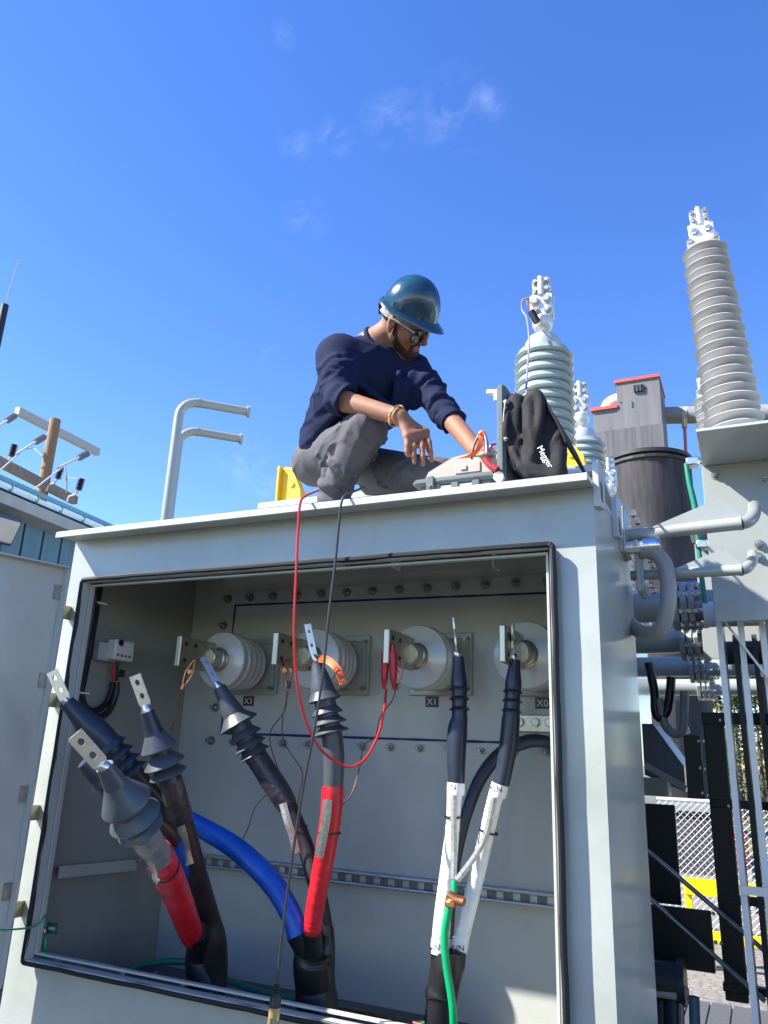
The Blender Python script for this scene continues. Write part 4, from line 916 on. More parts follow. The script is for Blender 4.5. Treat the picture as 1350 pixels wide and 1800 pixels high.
# orange strap, probe and leads
S=spline([(757,842,2.22),(775,826,2.21),(800,812,2.205),(825,803,2.20),(840,790,2.19),(846,772,2.19),(842,762,2.19)],6); P=[U(q[0],q[1],y=q[2]) for q in S]; vs=[]
for i,p in enumerate(P):
    t=(P[min(i+1,len(P)-1)]-P[max(0,i-1)]).normalized(); s_=t.cross(p.normalized()).normalized()*rp(p,4.0); q=p.normalized()*.0015; vs+=[p+s_-q,p-s_-q,p-s_+q,p+s_+q]
MB().add(vs,[f for i in range(len(P)-1) for f in ((4*i,4*i+4,4*i+5,4*i+1),(4*i+1,4*i+5,4*i+6,4*i+2),(4*i+2,4*i+6,4*i+7,4*i+3),(4*i+3,4*i+7,4*i+4,4*i))]).build('orange_strap',ORANGE,ins)
MB().tube(*px_path([(852,762,2.19,2.6),(855,775,2.19,3.2),(856,792,2.19,3.6),(855,800,2.19,4.0)],4),10).lathe([(0,.024),(.004,.02),(.012,.010)],U(855,803,y=2.19),(0,0,1),16).build('probe',DARKSTEEL,ins)
MB().tube(*px_path([(843,763,2.19,3.5),(848,760,2.19,4),(852,764,2.19,3)],4),8).build('strap_knot',ORANGE,ins)
MB().tube([U(q[0],q[1],y=2.2) for q in spline([(828,806),(833,785),(840,768),(848,764),(854,780)],6)],.0035,8).build('black_lead',BLACKC,ins)
MB().tube([U(q[0],q[1],y=2.22) for q in spline([(858,800),(862,785),(872,779)],6)],.004,8).build('red_lead',REDW,ins)
MB().tube([U(q[0],q[1],y=2.16) for q in spline([(852,806),(862,818),(874,826)],6)],.012,10).build('lead_plug',mat('plug_red',(.35,.03,.04),.4),ins)
# soft black pouch on the lid's outside
FAB=mat('pouch_fabric',(.022,.021,.023),.8,var=.12,vscale=25,bump=.0015,bscale=120,spec=.25); FABD=mat('pouch_edge',(.012,.012,.013),.75,var=.1,spec=.25)
pou=thing('tester_pouch','black fabric accessory pouch with flap hanging on the case lid','pouch',(-.6,2.3,.787))
f=Field((-.86,2.06,.77),(-.36,2.50,1.25),.006)
def fb(rows,r,k=.012):
    S=spline(rows,5); pr=None
    for q in S:
        p=U(q[0],q[1],y=q[2])
        if pr is not None: f.cap(pr,p,r,r,k)
        pr=p
# soft inner pocket against the lid, then the flatter main pocket
for y_ in (2.19,2.22,2.26,2.30,2.34,2.38):
    for dx in (0,8): fb([(904+dx,704,y_),(901+dx,745,y_-.006),(904+dx,785,y_),(914+dx,815,y_)],.020)
for i in range(9):
    t=i/8; top=[(932,695),(946,697),(954,708),(961,720),(968,734),(975,748),(981,762),(985,776),(987,790)][i]; bx=928+58*t
    for y_ in (2.165,2.20,2.24,2.28,2.32,2.36,2.40): fb([(top[0],top[1],y_),((top[0]+bx)/2-1,(top[1]+835)/2,y_-.003*math.sin(i)),(bx,835,y_)],.0155,.010)
fb([(936,690,2.148),(948,702,2.142),(950,735,2.138),(942,775,2.142),(938,800,2.145)],.013,.012); fb([(926,698,2.15),(923,740,2.145),(930,778,2.145),(937,806,2.145)],.009,.010); fb([(931,700,2.145),(932,740,2.14),(937,780,2.14)],.012,.014)
fb([(893,712,2.17),(889,750,2.155),(893,775,2.165)],.010,.01); fb([(900,790,2.165),(910,810,2.16),(922,832,2.16)],.009,.01)
f.wrinkle(.005,13,22.)
link('pouch_body',f.mesh('pouch_body',1),FAB,pou)
# flap over the back edge
fl=[(944,683),(953,692),(966,712),(980,738),(993,766),(996,775)]
vs=[];n_=0
for px,py in fl:
    for y_ in (2.135,2.28,2.44): vs.append(U(px,py,y=2.14)+Vector((0,y_-2.14,.004*math.sin(y_*40))))
for px,py in fl:
    for y_ in (2.135,2.28,2.44): vs.append(U(px,py,y=2.14)+Vector((-.006,y_-2.14,-.007)))
N=len(fl); fs=[]
for i in range(N-1):
    for k in range(2):
        a=i*3+k; fs+=[(a,a+1,a+4,a+3),(a+N*3,a+N*3+3,a+N*3+4,a+N*3+1)]
    a=i*3; fs+=[(a,a+3,a+3+N*3,a+N*3),(a+2,a+2+N*3,a+5+N*3,a+5)]
fs+=[(0,N*3,N*3+1,1),(1,N*3+1,N*3+2,2),(N*3-3,N*3-2,N*6-2,N*6-3),(N*3-2,N*3-1,N*6-1,N*6-2)]
MB().add(vs,fs,True).build('flap',FABD,pou)
for px,py in ((891,706),(891,770)): 
    p=U(px,py,y=2.155); MB().lathe([(0,.010),(.006,.012),(.014,.009),(.018,.004)],p+Vector((0,.012,0)),(-.3,-1,0),14).build('snap_knob',DARKSTEEL,pou)
MB().tube([U(q[0],q[1],y=2.152) for q in spline([(888,708),(885,740),(886,768)],5)],.0025,6).build('zip',DARKSTEEL,pou)
p=U(958,803,y=2.105); text('lettering','Megger',.026,WHITEP,pou,frame(U(966,818,y=2.105)-U(950,790,y=2.105),U(962,799,y=2.105)-p,p),bold=.0)
# ================================================================== transformer behind the cabinet
tk=thing('transformer_tank','grey transformer tank with flat lid behind the open cabinet','transformer',(-1.2,4.5,GROUND))
xl_=U(470,874,y=3.0).x; LZ=1.135
MB().box((xl_+.03,2.985,GROUND+.25),(-.52,3.95,LZ-.03),.01).box((xl_+.2,3.95,GROUND+.25),(-.78,6.75,LZ-.032),.01).build('tank_wall',PAINT2,tk)
MB().prism([(xl_-.02,2.955,LZ-.028),(-.478,2.955,LZ-.028),(-.53,3.97,LZ-.028),(-.74,4.0,LZ-.028),(-.74,6.8,LZ-.028),(xl_-.02,6.8,LZ-.028)],(0,0,.028)).build('tank_lid',MATS['roof_paint'],tk)
MB().box((xl_+.05,3.0,GROUND),(-.8,6.7,GROUND+.25)).build('tank_base',PAINT2,tk)
# lifting brackets on the lid, painted yellow
for (x,px) in ((U(515,855,y=3.02).x,0),(U(1004,790,y=3.03).x,1)):
    z0=LZ; z1=U(515,822,y=3.02).z if px==0 else U(1004,776,y=3.03).z
    m=MB(); m.prism([(x-.055,3.0,z0),(x+.06,3.0,z0),(x+.055,3.0,z0+.06),(x+.0,3.0,z1-.01),(x-.035,3.0,z1),(x-.055,3.0,z1-.01)],(0,.05,0)); m.obox((x-.062,3.03,(z0+z1)/2),(.014,.11,z1-z0),bev=.003)
    m.lathe([(0,.014),(.006,.014)],(x+.005,2.999,(z0+z1)/2),(0,-1,0),14); m.build('lifting_bracket',YELLOW,tk)
# ladder-like lugs and flange on the right-hand edge of the cabinet top
for (a,b) in (((1047,818),(1052,846)),((1078,880),(1085,905))):
    p=U(*a,x=-.372); q=U(*b,x=-.372); yy=(p.y+q.y)/2
    m=MB(); m.prism([(-.377,yy-.05,q.z-.10),(-.377,yy-.05,p.z),(-.377,yy-.04,p.z+.012),(-.377,yy+.05,p.z+.01),(-.377,yy+.06,q.z-.08)],(.016,0,0)); m.build('lifting_lug',LIP,tk)
    MB().prism([(-.3605,yy-.015,p.z-.05),(-.3605,yy-.015,p.z-.10),(-.3605,yy+.015,p.z-.11),(-.3605,yy+.015,p.z-.06)],(.001,0,0)).build('lug_slot',BLACKP,tk)
# ----- high-voltage bushings
HVP=mat('pale_green_porcelain',(.29,.355,.335),.12,var=.03,vscale=4,coat=.5); ALU=mat('cast_aluminium',(.60,.60,.585),.48,.6,var=.08,vscale=30,bump=.0006,bscale=90)
def connector(parent,c,k):
    """two-plate bolted terminal standing on a stud: c = foot, k = scale"""
    m=MB(); m.lathe([(0,.026*k),(.05*k,.026*k)],c,(0,0,1),18); m.build('stud',mat('stud_tan',(.62,.50,.36),.45,.4),parent)
    m=MB(); m.lathe([(.03*k,.022*k),(.05*k,.045*k),(.075*k,.055*k),(.11*k,.055*k),(.13*k,.035*k)],c,(0,0,1),20); m.obox(c+Vector((0,-.0,.185*k)),(.125*k,.05*k,.15*k),bev=.006*k); m.obox(c+Vector((0,.002,.305*k)),(.10*k,.036*k,.10*k),bev=.006*k); m.tube([c+Vector((0,-.022*k,.25*k)),c+Vector((0,-.022*k,.36*k))],.018*k,12); o=m.build('terminal_clamp',ALU,parent)
    for dx in (-.032,.032):
        for dz,yy,rr in ((.155,-.026,.019),(.215,-.026,.019),(.28,-.018,.013),(.335,-.018,.013)):
            p=c+Vector((dx*k,yy*k,dz*k)); MB().lathe([(0,rr*1.3*k),(.005*k,rr*1.3*k)],p,(0,-1,0),14).hexa(p+Vector((0,-.004*k,0)),(0,-1,0),rr*k,.018*k).build('clamp_bolt',STEEL,o)
def hv(x,y,ztop,label,k=1.0):
    zb=LZ
    b=thing('high_voltage_bushing',label,'bushing',(x,y,zb),'high-voltage bushings on the tank lid')
    R0=.152*k; zc=ztop-.365*k      # foot of the connector
    zi=zc-.085*k
    MB().lathe([(0,.19*k),(.03,.19*k),(.032,.15*k),(.06,.15*k)],(x,y,zb),(0,0,1),32).build('base_flange',PAINT2,b)
    pr=[(.06,.13*k)]; n=max(3,int((zi-zb-.07)/(.050*k))); st=(zi-zb-.07)/n
    for i in range(n):
        h=.065+st*i; pr+=[(h,R0*.80),(h+st*.04,R0*.90),(h+st*.14,R0*.97),(h+st*.24,R0),(h+st*.31,R0*.995),(h+st*.36,R0*.965),(h+st*.42,R0*.945),(h+st*.70,R0*.915),(h+st*.94,R0*.88)]
    pr+=[(zi-zb,.115*k),(zi-zb+.005,.10*k)]
    MB().lathe(pr,(x,y,zb),(0,0,1),48).build('insulator',HVP,b)
    MB().lathe([(0,.098*k),(.012*k,.100*k),(.05*k,.094*k),(.052*k,.088*k),(.075*k,.082*k),(.088*k,.05*k)],(x,y,zi),(0,0,1),32).build('cap',mat('cap_grey',(.42,.44,.42),.35,var=.04),b)
    connector(b,Vector((x,y,zc)),k); return b,zc
p1=U(952,490,y=3.62); p2=U(1019,672,y=4.95); p3=U(1069,806,y=6.3)
hv1,zc1=hv(p1.x,3.62,p1.z,'nearest and tallest pale green high-voltage bushing behind the black pouch'); hv(p2.x,4.95,p2.z,'middle pale green high-voltage bushing in front of the concrete tower'); hv(p3.x,6.3,p3.z,'farthest pale green high-voltage bushing half hidden behind cabinet corner')
# measuring clip on the nearest bushing with its thin lead
ml=thing('bushing_clip_lead','copper clip with thin grey lead on the nearest green bushing terminal','clip lead',U(935,550,y=3.50))
A=U(928,530,y=3.52); alligator(ml,U(945,562,y=3.54),A-U(945,562,y=3.54),1.3,COPPER,'copper_clip'); MB().tube([U(934,548,y=3.52),U(944,566,y=3.53)],.02,10).build('clip_boot',BLACKP,ml)
MB().tube([U(q[0],q[1],y=q[2]) for q in spline([(929,524,3.5),(919,528,3.5),(918,545,3.5),(926,560,3.45),(930,600,3.3),(927,650,2.9),(925,690,2.6),(927,715,2.35),(930,760,2.3)],8)],.0045,6).build('lead_wire',mat('grey_lead',(.22,.20,.24),.5),ml)

# ================================================================== arrester bracket with two surge arresters
ARM=mat('grey_silicone',(.42,.415,.405),.5,var=.04,vscale=6)
yp=2.84; yq=3.2; xp0=U(1226,760,y=yp).x; zp1=U(1226,758,y=yp).z; zp0=U(1255,1062,y=yp).z
br=thing('arrester_bracket','grey steel bracket plate carrying the surge arresters at right','bracket',(xp0+.3,yp,zp0))
xq=U(1229,780,y=yq).x
MB().box((xq,yq,zp0),(xq+.75,yq+.012,zp1-.0085),.002).build('bracket_plate',PAINT2,br)
MB().box((xp0-.004,yp-.012,zp1-.008),(xp0+.80,yp+.48,zp1+.004),.002).build('top_shelf',MATS['roof_paint'],br)
for px,py in ((1259,835),(1344,803),(1344,842),(1336,958),(1334,980)):
    p=U(px,py,y=yq); MB().lathe([(0,.020),(.003,.020)],p,(0,-1,0),16).hexa(p+Vector((0,-.003,0)),(0,-1,0),.014,.012).lathe([(.012,.007),(.026,.007)],p,(0,-1,0),8).build('plate_bolt',DARKSTEEL,br)
def arrester(x,y,ztop,label,r0,n=None):
    a=thing('surge_arrester',label,'surge arrester',(x,y,zp1),'surge arresters on the bracket')
    zs=zp1+.03; k=.66; zt=ztop-.315*k; n=11; st=(zt-zs)/n
    MB().lathe([(0,r0*.8),(.03,r0*.8),(.032,r0*.6)],(x,y,zp1+.003),(0,0,1),24).build('base',ALU,a)
    pr=[(0,.05)]
    for i in range(n):
        h=st*i; big=r0; sm__=r0*.93
        pr+=[(h+st*.05,.052),(h+st*.12,r0*.55),(h+st*.28,sm__-.006),(h+st*.33,sm__),(h+st*.38,sm__-.003),(h+st*.46,r0*.58),(h+st*.52,.054),(h+st*.56,r0*.55),(h+st*.74,big-.006),(h+st*.80,big),(h+st*.86,big-.004),(h+st*.94,r0*.55),(h+st,.054)]
    hm=zt-zs; pr=[(h,r*(1.04-.20*h/hm)) for h,r in pr]
    MB().lathe(pr,(x,y,zs),(0,0,1),48).build('housing',ARM,a)
    c=Vector((x,y,zt)); m=MB(); m.lathe([(0,.06*k),(.03*k,.062*k),(.034*k,.05*k)],c,(0,0,1),24); m.obox(c+Vector((0,0,.055*k)),(.19*k,.11*k,.05*k),bev=.01*k); m.obox(c+Vector((0,-.01,.13*k)),(.15*k,.04*k,.12*k),bev=.004*k); m.obox(c+Vector((0,-.005,.24*k)),(.11*k,.05*k,.10*k),bev=.006*k); m.tube([c+Vector((0,-.03*k,.18*k)),c+Vector((0,-.03*k,.305*k))],.017*k,12)
    cl=m.build('terminal_clamp',mat('clamp_white_alu',(.80,.79,.76),.45,.5,var=.06,vscale=30),a)
    for dx,dz,rr in ((-.04,.13,.020),(.04,.13,.020),(-.038,.215,.013),(.038,.215,.013),(-.038,.27,.013),(.038,.27,.013),(-.075,.05,.016),(.075,.05,.016)):
        p=c+Vector((dx*k,(-.032 if abs(dx)<.05 else -.056)*k,dz*k)); MB().lathe([(0,rr*1.3*k),(.005,rr*1.3*k)],p,(0,-1,0),14).hexa(p+Vector((0,-.004,0)),(0,-1,0),rr*k,.018*k).build('clamp_bolt',STEEL,cl)
    a.rotation_euler.y=-.055
    return a
ya=yp+.17; pt=U(1238,365,y=ya); pb=U(1294,752,y=ya)
arrester(pb.x,ya,pt.z,'tall grey ribbed surge arrester nearest the camera at right',.106)
yb2=yp+1.35; pq=U(1262,700,y=yb2)
br2=thing('arrester_bracket','second arrester bracket hidden behind the front bracket plate','bracket',(pq.x,yb2,zp1))
MB().box((pq.x-.2,yb2-.15,zp1-.012),(pq.x+.5,yb2+.2,zp1-.002),.002).box((pq.x-.19,yb2+.19,zp0),(pq.x+.49,yb2+.2,zp1-.013),.002).build('shelf_plate',PAINT2,br2)
arrester(pq.x,yb2,U(1246,640,y=yb2).z,'shorter-looking grey surge arrester half hidden behind the nearest one',.106)
# ground strap and stand-off insulators at the plate's left edge
gsb=thing('bracket_ground_strap','green ground cable on steel stand-offs along bracket plate edge','ground cable',U(1215,900,y=yq+.05))
MB().tube(*px_path([(1206,815,yq+.05,4),(1212,850,yq+.05,5),(1222,895,yq+.05,5.5),(1228,960,yq+.05,4.5),(1233,1010,yq+.05,4.5),(1240,1060,yq+.05,4.5)],6),10).build('green_cable',GREEND,gsb)
for px,py in ((1218,813),(1236,958)):
    p=U(px,py,y=yq+.05); MB().obox(p,(.055,.05,.036),bev=.006).tube([p+Vector((.02,0,0)),p+Vector((.07,0,0))],.010,10).build('stand_off',TIN,gsb)

# ================================================================== bracket pipes with triangular gussets
def gusset_pipe(label,a,b,el,up,tri,y,rpx):
    t=thing('support_pipe',label,'pipe',U(a[0],a[1],y=y),'pipes bracing the arrester bracket')
    A=U(a[0],a[1],y=y+.03);B=U(b[0],b[1],y=y-.02);r=rp(B,rpx)
    MB().tube([A,B],r,20).build('pipe',PAINT2,t)
    E=[U(q[0],q[1],y=y+dy) for q,dy in zip(el,(-.02,-.005,.05,.14,.30))]
    MB().tube([Vector(q) for q in spline([tuple(e) for e in E],4)],r*1.01,20).build('elbow',PAINT2,t)
    MB().lathe([(-.006,r*1.02),(-.006,r*1.08),(.006,r*1.08),(.006,r*1.02)],B,(B-A),20,cap=False).build('weld_bead',PAINT2,t)
    P=[U(q[0],q[1],y=y-.005) for q in tri]; MB().prism(P,(0,.008,0)).build('gusset',PAINT2,t)
    return t
gusset_pipe('upper grey brace pipe with triangular gusset below the arrester plate',(1100,942),(1302,920),((1302,920),(1315,916),(1323,908),(1326,898),(1326,890)),None,((1142,928),(1268,874),(1306,910),(1296,918)),2.72,11.5)
gusset_pipe('lower grey brace pipe with triangular gusset behind the flexible conduit',(1110,1012),(1302,1002),((1302,1002),(1313,998),(1320,990),(1323,981),(1323,974)),None,((1178,1003),(1271,964),(1306,993),(1296,1000)),2.74,9.5)
m=MB(); A=U(1092,938,y=2.74); m.obox(A,(.02,.16,.17),bev=.003); m.obox(U(1099,938,y=2.74),(.016,.15,.16),bev=.003)
fp=tag(m.build('flange_pair',PAINT2),'bolted grey flange pair where the upper brace pipe leaves the cabinet','flange')
for dz in (-.055,.055):
    for dy in (-.05,.05): p=A+Vector((.045,dy,dz)); MB().hexa(p,(1,0,0),.014,.016).build('flange_bolt',STEEL,fp)
m=MB(); A=U(1127,1012,y=2.78); m.obox(A,(.018,.14,.14),bev=.003).obox(U(1132,1012,y=2.78),(.014,.13,.13),bev=.003)
fp=tag(m.build('flange_pair',PAINT2),'bolted grey flange pair on the lower brace pipe behind the conduit','flange')
for dz in (-.045,.045):
    for dy in (-.045,.045): p=A+Vector((.03,dy,dz)); MB().hexa(p,(1,0,0),.012,.014).build('flange_bolt',STEEL,fp)
# ================================================================== flexible conduit loop
fc=thing('flexible_conduit','thick grey flexible conduit looping out of the cabinet side','conduit',U(1130,965,y=2.6))
p0=U(1092,964,x=-.378); 
MB().tube([p0+Vector((0,0,0)),p0+Vector((.075,0,0))],.022,20).build('nipple',TIN,fc)
cp=p0+Vector((.075,0,0)); MB().lathe([(0,.03),(.018,.03),(.019,.034),(.045,.034),(.046,.03),(.055,.028)],cp,(1,0,0),24).build('fitting',mat('chrome_fitting',(.6,.6,.6),.18,1.0),fc)
yy=p0.y
S=spline([(1128,968,yy),(1150,972,yy),(1168,992,yy),(1175,1030,yy),(1172,1075,yy),(1158,1110,yy+.02),(1130,1112,yy+.1),(1105,1095,yy+.2)],10); P=[U(q[0],q[1],y=q[2]) for q in S]; rr=[]
for i in range(len(P)): rr.append(.0262)
MB().tube(P,rr,18).build('hose',mat('grey_hose',(.25,.245,.225),.42,var=.06),fc)

# ================================================================== radiator header pipes with bolted flanges
def header(label,py,y,px0,px1,pf,rpx,kf=1.0):
    A=U(px0,py+(px0-1150)*-.03,y=y); z=A.z; x0=A.x; x1=U(px1,py,y=y).x; r=rp(A,rpx); c=(0,y,z)
    t=thing('header_pipe',label,'pipe',(x0,y,z),'flanged header pipes to the radiators')
    MB().tube([(x0-.5,y,z),(x1,y,z)],r,28).build('pipe',PAINT2,t)
    for q,th in ((pf,.03),(pf+15*kf,.03),(pf+29*kf,.026)):
        x=U(q,py,y=y).x; f_=MB().lathe([(0,r*1.55),(.004,r*1.62),(th-.004,r*1.62),(th,r*1.55)],(x,y,z),(1,0,0),8,False).build('flange',PAINT2,t)
        for k in range(8):
            a=2*math.pi*(k+.5)/8; p=Vector((x+th,y+math.cos(a)*r*1.38,z+math.sin(a)*r*1.38)); MB().hexa(p,(1,0,0),.02*r/.08,.018).lathe([(0,.011*r/.08),(.045,.011*r/.08)],p,(1,0,0),8).build('flange_bolt',STEEL,f_)
    return z,r
z1,r1=header('nearest flanged grey header pipe beside the flexible conduit',1068,3.62,1112,1256,1183,26)
header('second flanged grey header pipe below the nearest one',1127,4.55,1120,1345,1196,21,.85)
header('third flanged header pipe in shade under the second',1172,5.7,1128,1345,1212,17,.72)
header('farthest and lowest flanged header pipe in shade',1208,7.3,1150,1345,1226,14,.6)
# ================================================================== radiators
def radiator(label,y,x0,n,st,zt,zb,m,dep=.30,front=None):
    t=thing('radiator',label,'radiator',(x0,y,zb)); L=st*(n-1)
    MB().tube([(x0-.06,y,zt-.07),(x0+L+.05,y,zt-.07)],.055,20).build('header',m,t); MB().tube([(x0-.06,y,zb+.08),(x0+L+.05,y,zb+.08)],.055,20).build('header',m,t)
    mm=MB().prism([(-.011,y-dep/2,zb),(-.011,y-dep/2,zt-.03),(-.011,y-dep/2+.05,zt),(-.011,y+dep/2-.05,zt),(-.011,y+dep/2,zt-.03),(-.011,y+dep/2,zb)],(.022,0,0)).mesh('panel'); mm.materials.append(m)
    for i in range(n):
        o=bpy.data.objects.new('panel',mm); col.objects.link(o); attach(o,t); o.location.x=x0+st*i
    return t
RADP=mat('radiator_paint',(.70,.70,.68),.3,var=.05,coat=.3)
xr=U(1262,1080,y=3.35).x; zrt=U(1300,1043,y=3.45).z
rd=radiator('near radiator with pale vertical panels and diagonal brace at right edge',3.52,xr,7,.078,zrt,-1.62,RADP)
zb1=U(1300,1079,y=3.36).z; zb2=U(1310,1565,y=3.36).z
MB().bar((xr-.012,3.362,zb1),(xr+.6,3.362,zb1),.008,.030).build('tie_bar',RADP,rd); MB().bar((xr-.012,3.362,zb2),(xr+.6,3.362,zb2),.008,.030).build('tie_bar',RADP,rd)
MB().bar(U(1268,1085,y=3.352),U(1368,1215,y=3.352),.008,.026,(0,-1,0)).build('diagonal_brace',RADP,rd)
BLKST=mat('black_steel',(.008,.0085,.010),.45,var=.2,vscale=10)
radiator('added radiator row, dark like the shaded sides of the pale near panels',4.02,xr+.045,7,.08,zrt-.10,-1.6,mat('radiator_side_shade',(.035,.037,.042),.4))  # added row; its dark colour stands for shade on the near panels' sides
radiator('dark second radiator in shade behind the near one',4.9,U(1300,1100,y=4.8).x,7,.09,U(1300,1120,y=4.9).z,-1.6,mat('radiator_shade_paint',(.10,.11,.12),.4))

# ================================================================== black fan frame, shrouds and rods under the radiators
ff=thing('fan_frame','black steel fan frame with bolted panels right of the cabinet','frame',U(1262,1700,y=4.3))
def fbx(px0,py0,px1,py1,y,th=.03,m=BLKST,name='panel',par=ff):
    a=U(px0,py0,y=y);b=U(px1,py1,y=y); return MB().box((min(a.x,b.x),y,min(a.z,b.z)),(max(a.x,b.x),y+th,max(a.z,b.z)),.003).build(name,m,par)
yf=4.3
p=U(1248,1260,y=yf); q=U(1282,1760,y=yf); MB().box((p.x-.035,yf,q.z),(p.x+.062,yf+.06,p.z),.004).build('post',BLKST,ff)
fbx(1232,1252,1400,1276,yf-.003,.06,name='rail'); fbx(1250,1404,1400,1428,yf-.003,.05,name='rail'); fbx(1262,1572,1400,1602,yf-.003,.05,name='rail'); fbx(1270,1728,1400,1762,yf-.003,.05,name='rail')
fbx(1201,1292,1240,1405,yf-.04,.03); fbx(1128,1412,1198,1592,yf+.3,.03); fbx(1140,1590,1258,1712,yf-.06,.03)
for px,py in ((1228,1303),(1237,1303),(1231,1350),(1239,1352),(1235,1394),(1244,1398),(1266,1266),(1281,1417),(1254,1606),(1264,1606),(1258,1656),(1268,1658)):
    c=U(px,py,y=yf-.05); MB().lathe([(0,.009),(.006,.008),(.008,.004)],c,(0,-1,0),10).build('bolt_head',STEEL,ff)
for a,b in (((1138,1495),(1345,1672)),((1141,1578),(1345,1760))):
    MB().tube([U(*a,y=yf-.12),U(*b,y=yf-.12)],.011,10).build('brace_rod',DARKSTEEL,ff)
fbx(1146,1706,1165,1712,yf-.1,.1,name='bracket')
# control box and trunking between tank and frame
cb=thing('control_box','dark grey control box in shade behind the cabinet side','box',U(1165,1400,y=4.7))
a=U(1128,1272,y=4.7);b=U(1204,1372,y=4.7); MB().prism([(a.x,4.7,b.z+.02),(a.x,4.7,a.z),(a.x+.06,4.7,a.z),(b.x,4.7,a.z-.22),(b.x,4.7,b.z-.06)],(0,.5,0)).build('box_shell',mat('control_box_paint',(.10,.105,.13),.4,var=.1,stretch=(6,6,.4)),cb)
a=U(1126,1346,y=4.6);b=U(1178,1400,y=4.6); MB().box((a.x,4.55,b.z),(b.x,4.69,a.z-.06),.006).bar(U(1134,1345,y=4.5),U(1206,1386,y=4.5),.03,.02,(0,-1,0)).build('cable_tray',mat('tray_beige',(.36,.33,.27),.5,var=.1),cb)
for rows in ([(1140,1165),(1150,1215),(1152,1250),(1160,1262),(1172,1250),(1178,1215),(1180,1190)],[(1158,1228),(1170,1275),(1188,1290),(1200,1280),(1203,1240),(1203,1215)]):
    MB().tube([U(q[0],q[1],y=4.2) for q in spline(rows,8)],.022,12).build('conduit_loop',MATS['grey_hose'] if rows[0][0]>1150 else BLACKC,cb)
MB().tube([U(q[0],q[1],y=4.6) for q in spline([(1197,1232),(1198,1270),(1204,1290)],5)],.03,12).build('pipe_stub',MATS['cap_grey'],cb)
# pump pipes at the lower right
pm=thing('pump_piping','dark pump body and blue pipes low beside the cabinet','pump',U(1190,1800,y=4.0))
MB().tube([U(1148,1722,y=3.9),U(1200,1726,y=3.9)],.075,18).lathe([(0,.09),(.03,.09)],U(1192,1726,y=3.9),(1,0,0),18).build('pump_body',mat('pump_dark',(.03,.03,.035),.35,.3,var=.3),pm)
MB().obox(U(1175,1742,y=3.86),(.16,.06,.05),bev=.01).build('name_block',MATS['tray_beige'],pm)
for px,y_ in ((1163,3.95),(1184,3.9)): MB().tube([U(px,1752,y=y_),U(px+3,1860,y=y_)],.036,12).build('pipe',mat('dark_blue_pipe',(.02,.03,.06),.4),pm)
MB().tube([U(1220,1752,y=3.8),U(1223,1860,y=3.8)],.021,12).build('pipe',mat('steel_blue_pipe',(.10,.16,.22),.35,.3),pm)
MB().tube([U(1196,1740,y=3.85),U(1198,1800,y=3.85)],.012,8).build('rod',STEEL,pm)
# ================================================================== vent pipes rising behind the roof on the left
def vent(label,foot,bend,end,y,rpx,ze=None):
    t=thing('vent_pipe',label,'pipe',U(*foot,y=y),'bent grey pipes rising behind the roof')
    A=U(foot[0],foot[1],y=y);Bn=U(bend[0],bend[1],y=y); A=Vector((Bn.x,y,A.z-1.0)); E=U(end[0],end[1],z=Bn.z); r=rp(Bn,rpx); d=(E-Bn).normalized()
    bend_r=.11; pts=[A,Vector((Bn.x,y,Bn.z-bend_r))]
    for k in range(1,7):
        a=R_(90*k/6); pts.append(Vector((Bn.x,y,Bn.z-bend_r))+d*bend_r*(1-math.cos(a))+Vector((0,0,bend_r*math.sin(a))))
    MB().tube(pts,r,20).build('riser',PAINT2,t); S_=pts[-1]; MB().tube([S_,E],r*.98,20).build('arm',PAINT2,t)
    MB().lathe([(-.008,r),(-.008,r*1.10),(.008,r*1.10),(.008,r)],S_,d,20,cap=False).build('weld_bead',PAINT2,t)
    MB().lathe([(0,r),(0,r*1.35),(.012,r*1.38),(.018,r*1.38),(.018,r*.9)],E-d*.012,d,20).build('end_flange',PAINT2,t)
vent('taller bent grey pipe rising behind the roof at left',(262,903),(318,703),(437,724),3.4,8.2)
vent('shorter bent grey pipe rising behind the roof at left',(277,903),(317,754),(424,772),3.62,7.6)
# ================================================================== background: left
def plank_wall(parent,x,y0,y1,z0,z1,st,m,name='siding_panel'):
    y=y0
    while y<y1-1e-3:
        MB().box((x-.02,y+.012,z0),(x,min(y+st,y1)-.012,z1),.002).build(name,m,parent); y+=st
BLUES=mat('blue_siding',(.085,.18,.245),.6,var=.12,vscale=2,stretch=(20,20,.8),c2=(.11,.215,.28)); BLUED=mat('dark_blue_seam',(.03,.07,.11),.7); TEAL=mat('teal_trim',(.16,.33,.40),.45,var=.1)
XH=-5.6
ze=U(75,893,x=XH+.28).z-.07
hs=thing('blue_house','blue vertical-sided house with grey eave and teal roof rail at left','house',(XH,U(60,890,x=XH).y,GROUND))
y0=U(0,900,x=XH).y-1.6; y1=U(176,920,x=XH).y+1.4
MB().box((XH-4,y0,GROUND),(XH-.03,y1,ze)).build('wall_core',BLUED,hs)
plank_wall(hs,XH,y0,y1,GROUND+.3,ze-.0,(U(122,1000,x=XH).y-U(40,1000,x=XH).y)*.47,BLUES)
zg=ze; xe=XH+.20
MB().prism([(XH-.02,y0-.3,zg-.02),(xe,y0-.3,zg+.0),(xe+.015,y0-.3,zg+.09),(xe-.02,y0-.3,zg+.10),(XH-.3,y0-.3,zg+.13)],(0,y1-y0+.45,0)).build('eave',mat('eave_grey',(.36,.36,.35),.55,var=.08),hs)
MB().prism([(xe-.02,y0-.3,zg+.125),(XH-2.0,y0-.3,zg+.95),(XH-4.4,y0-.3,zg+.13)],(0,y1-y0+.45,0)).build('roof',TEAL,hs)
yk=y0; pts=[]
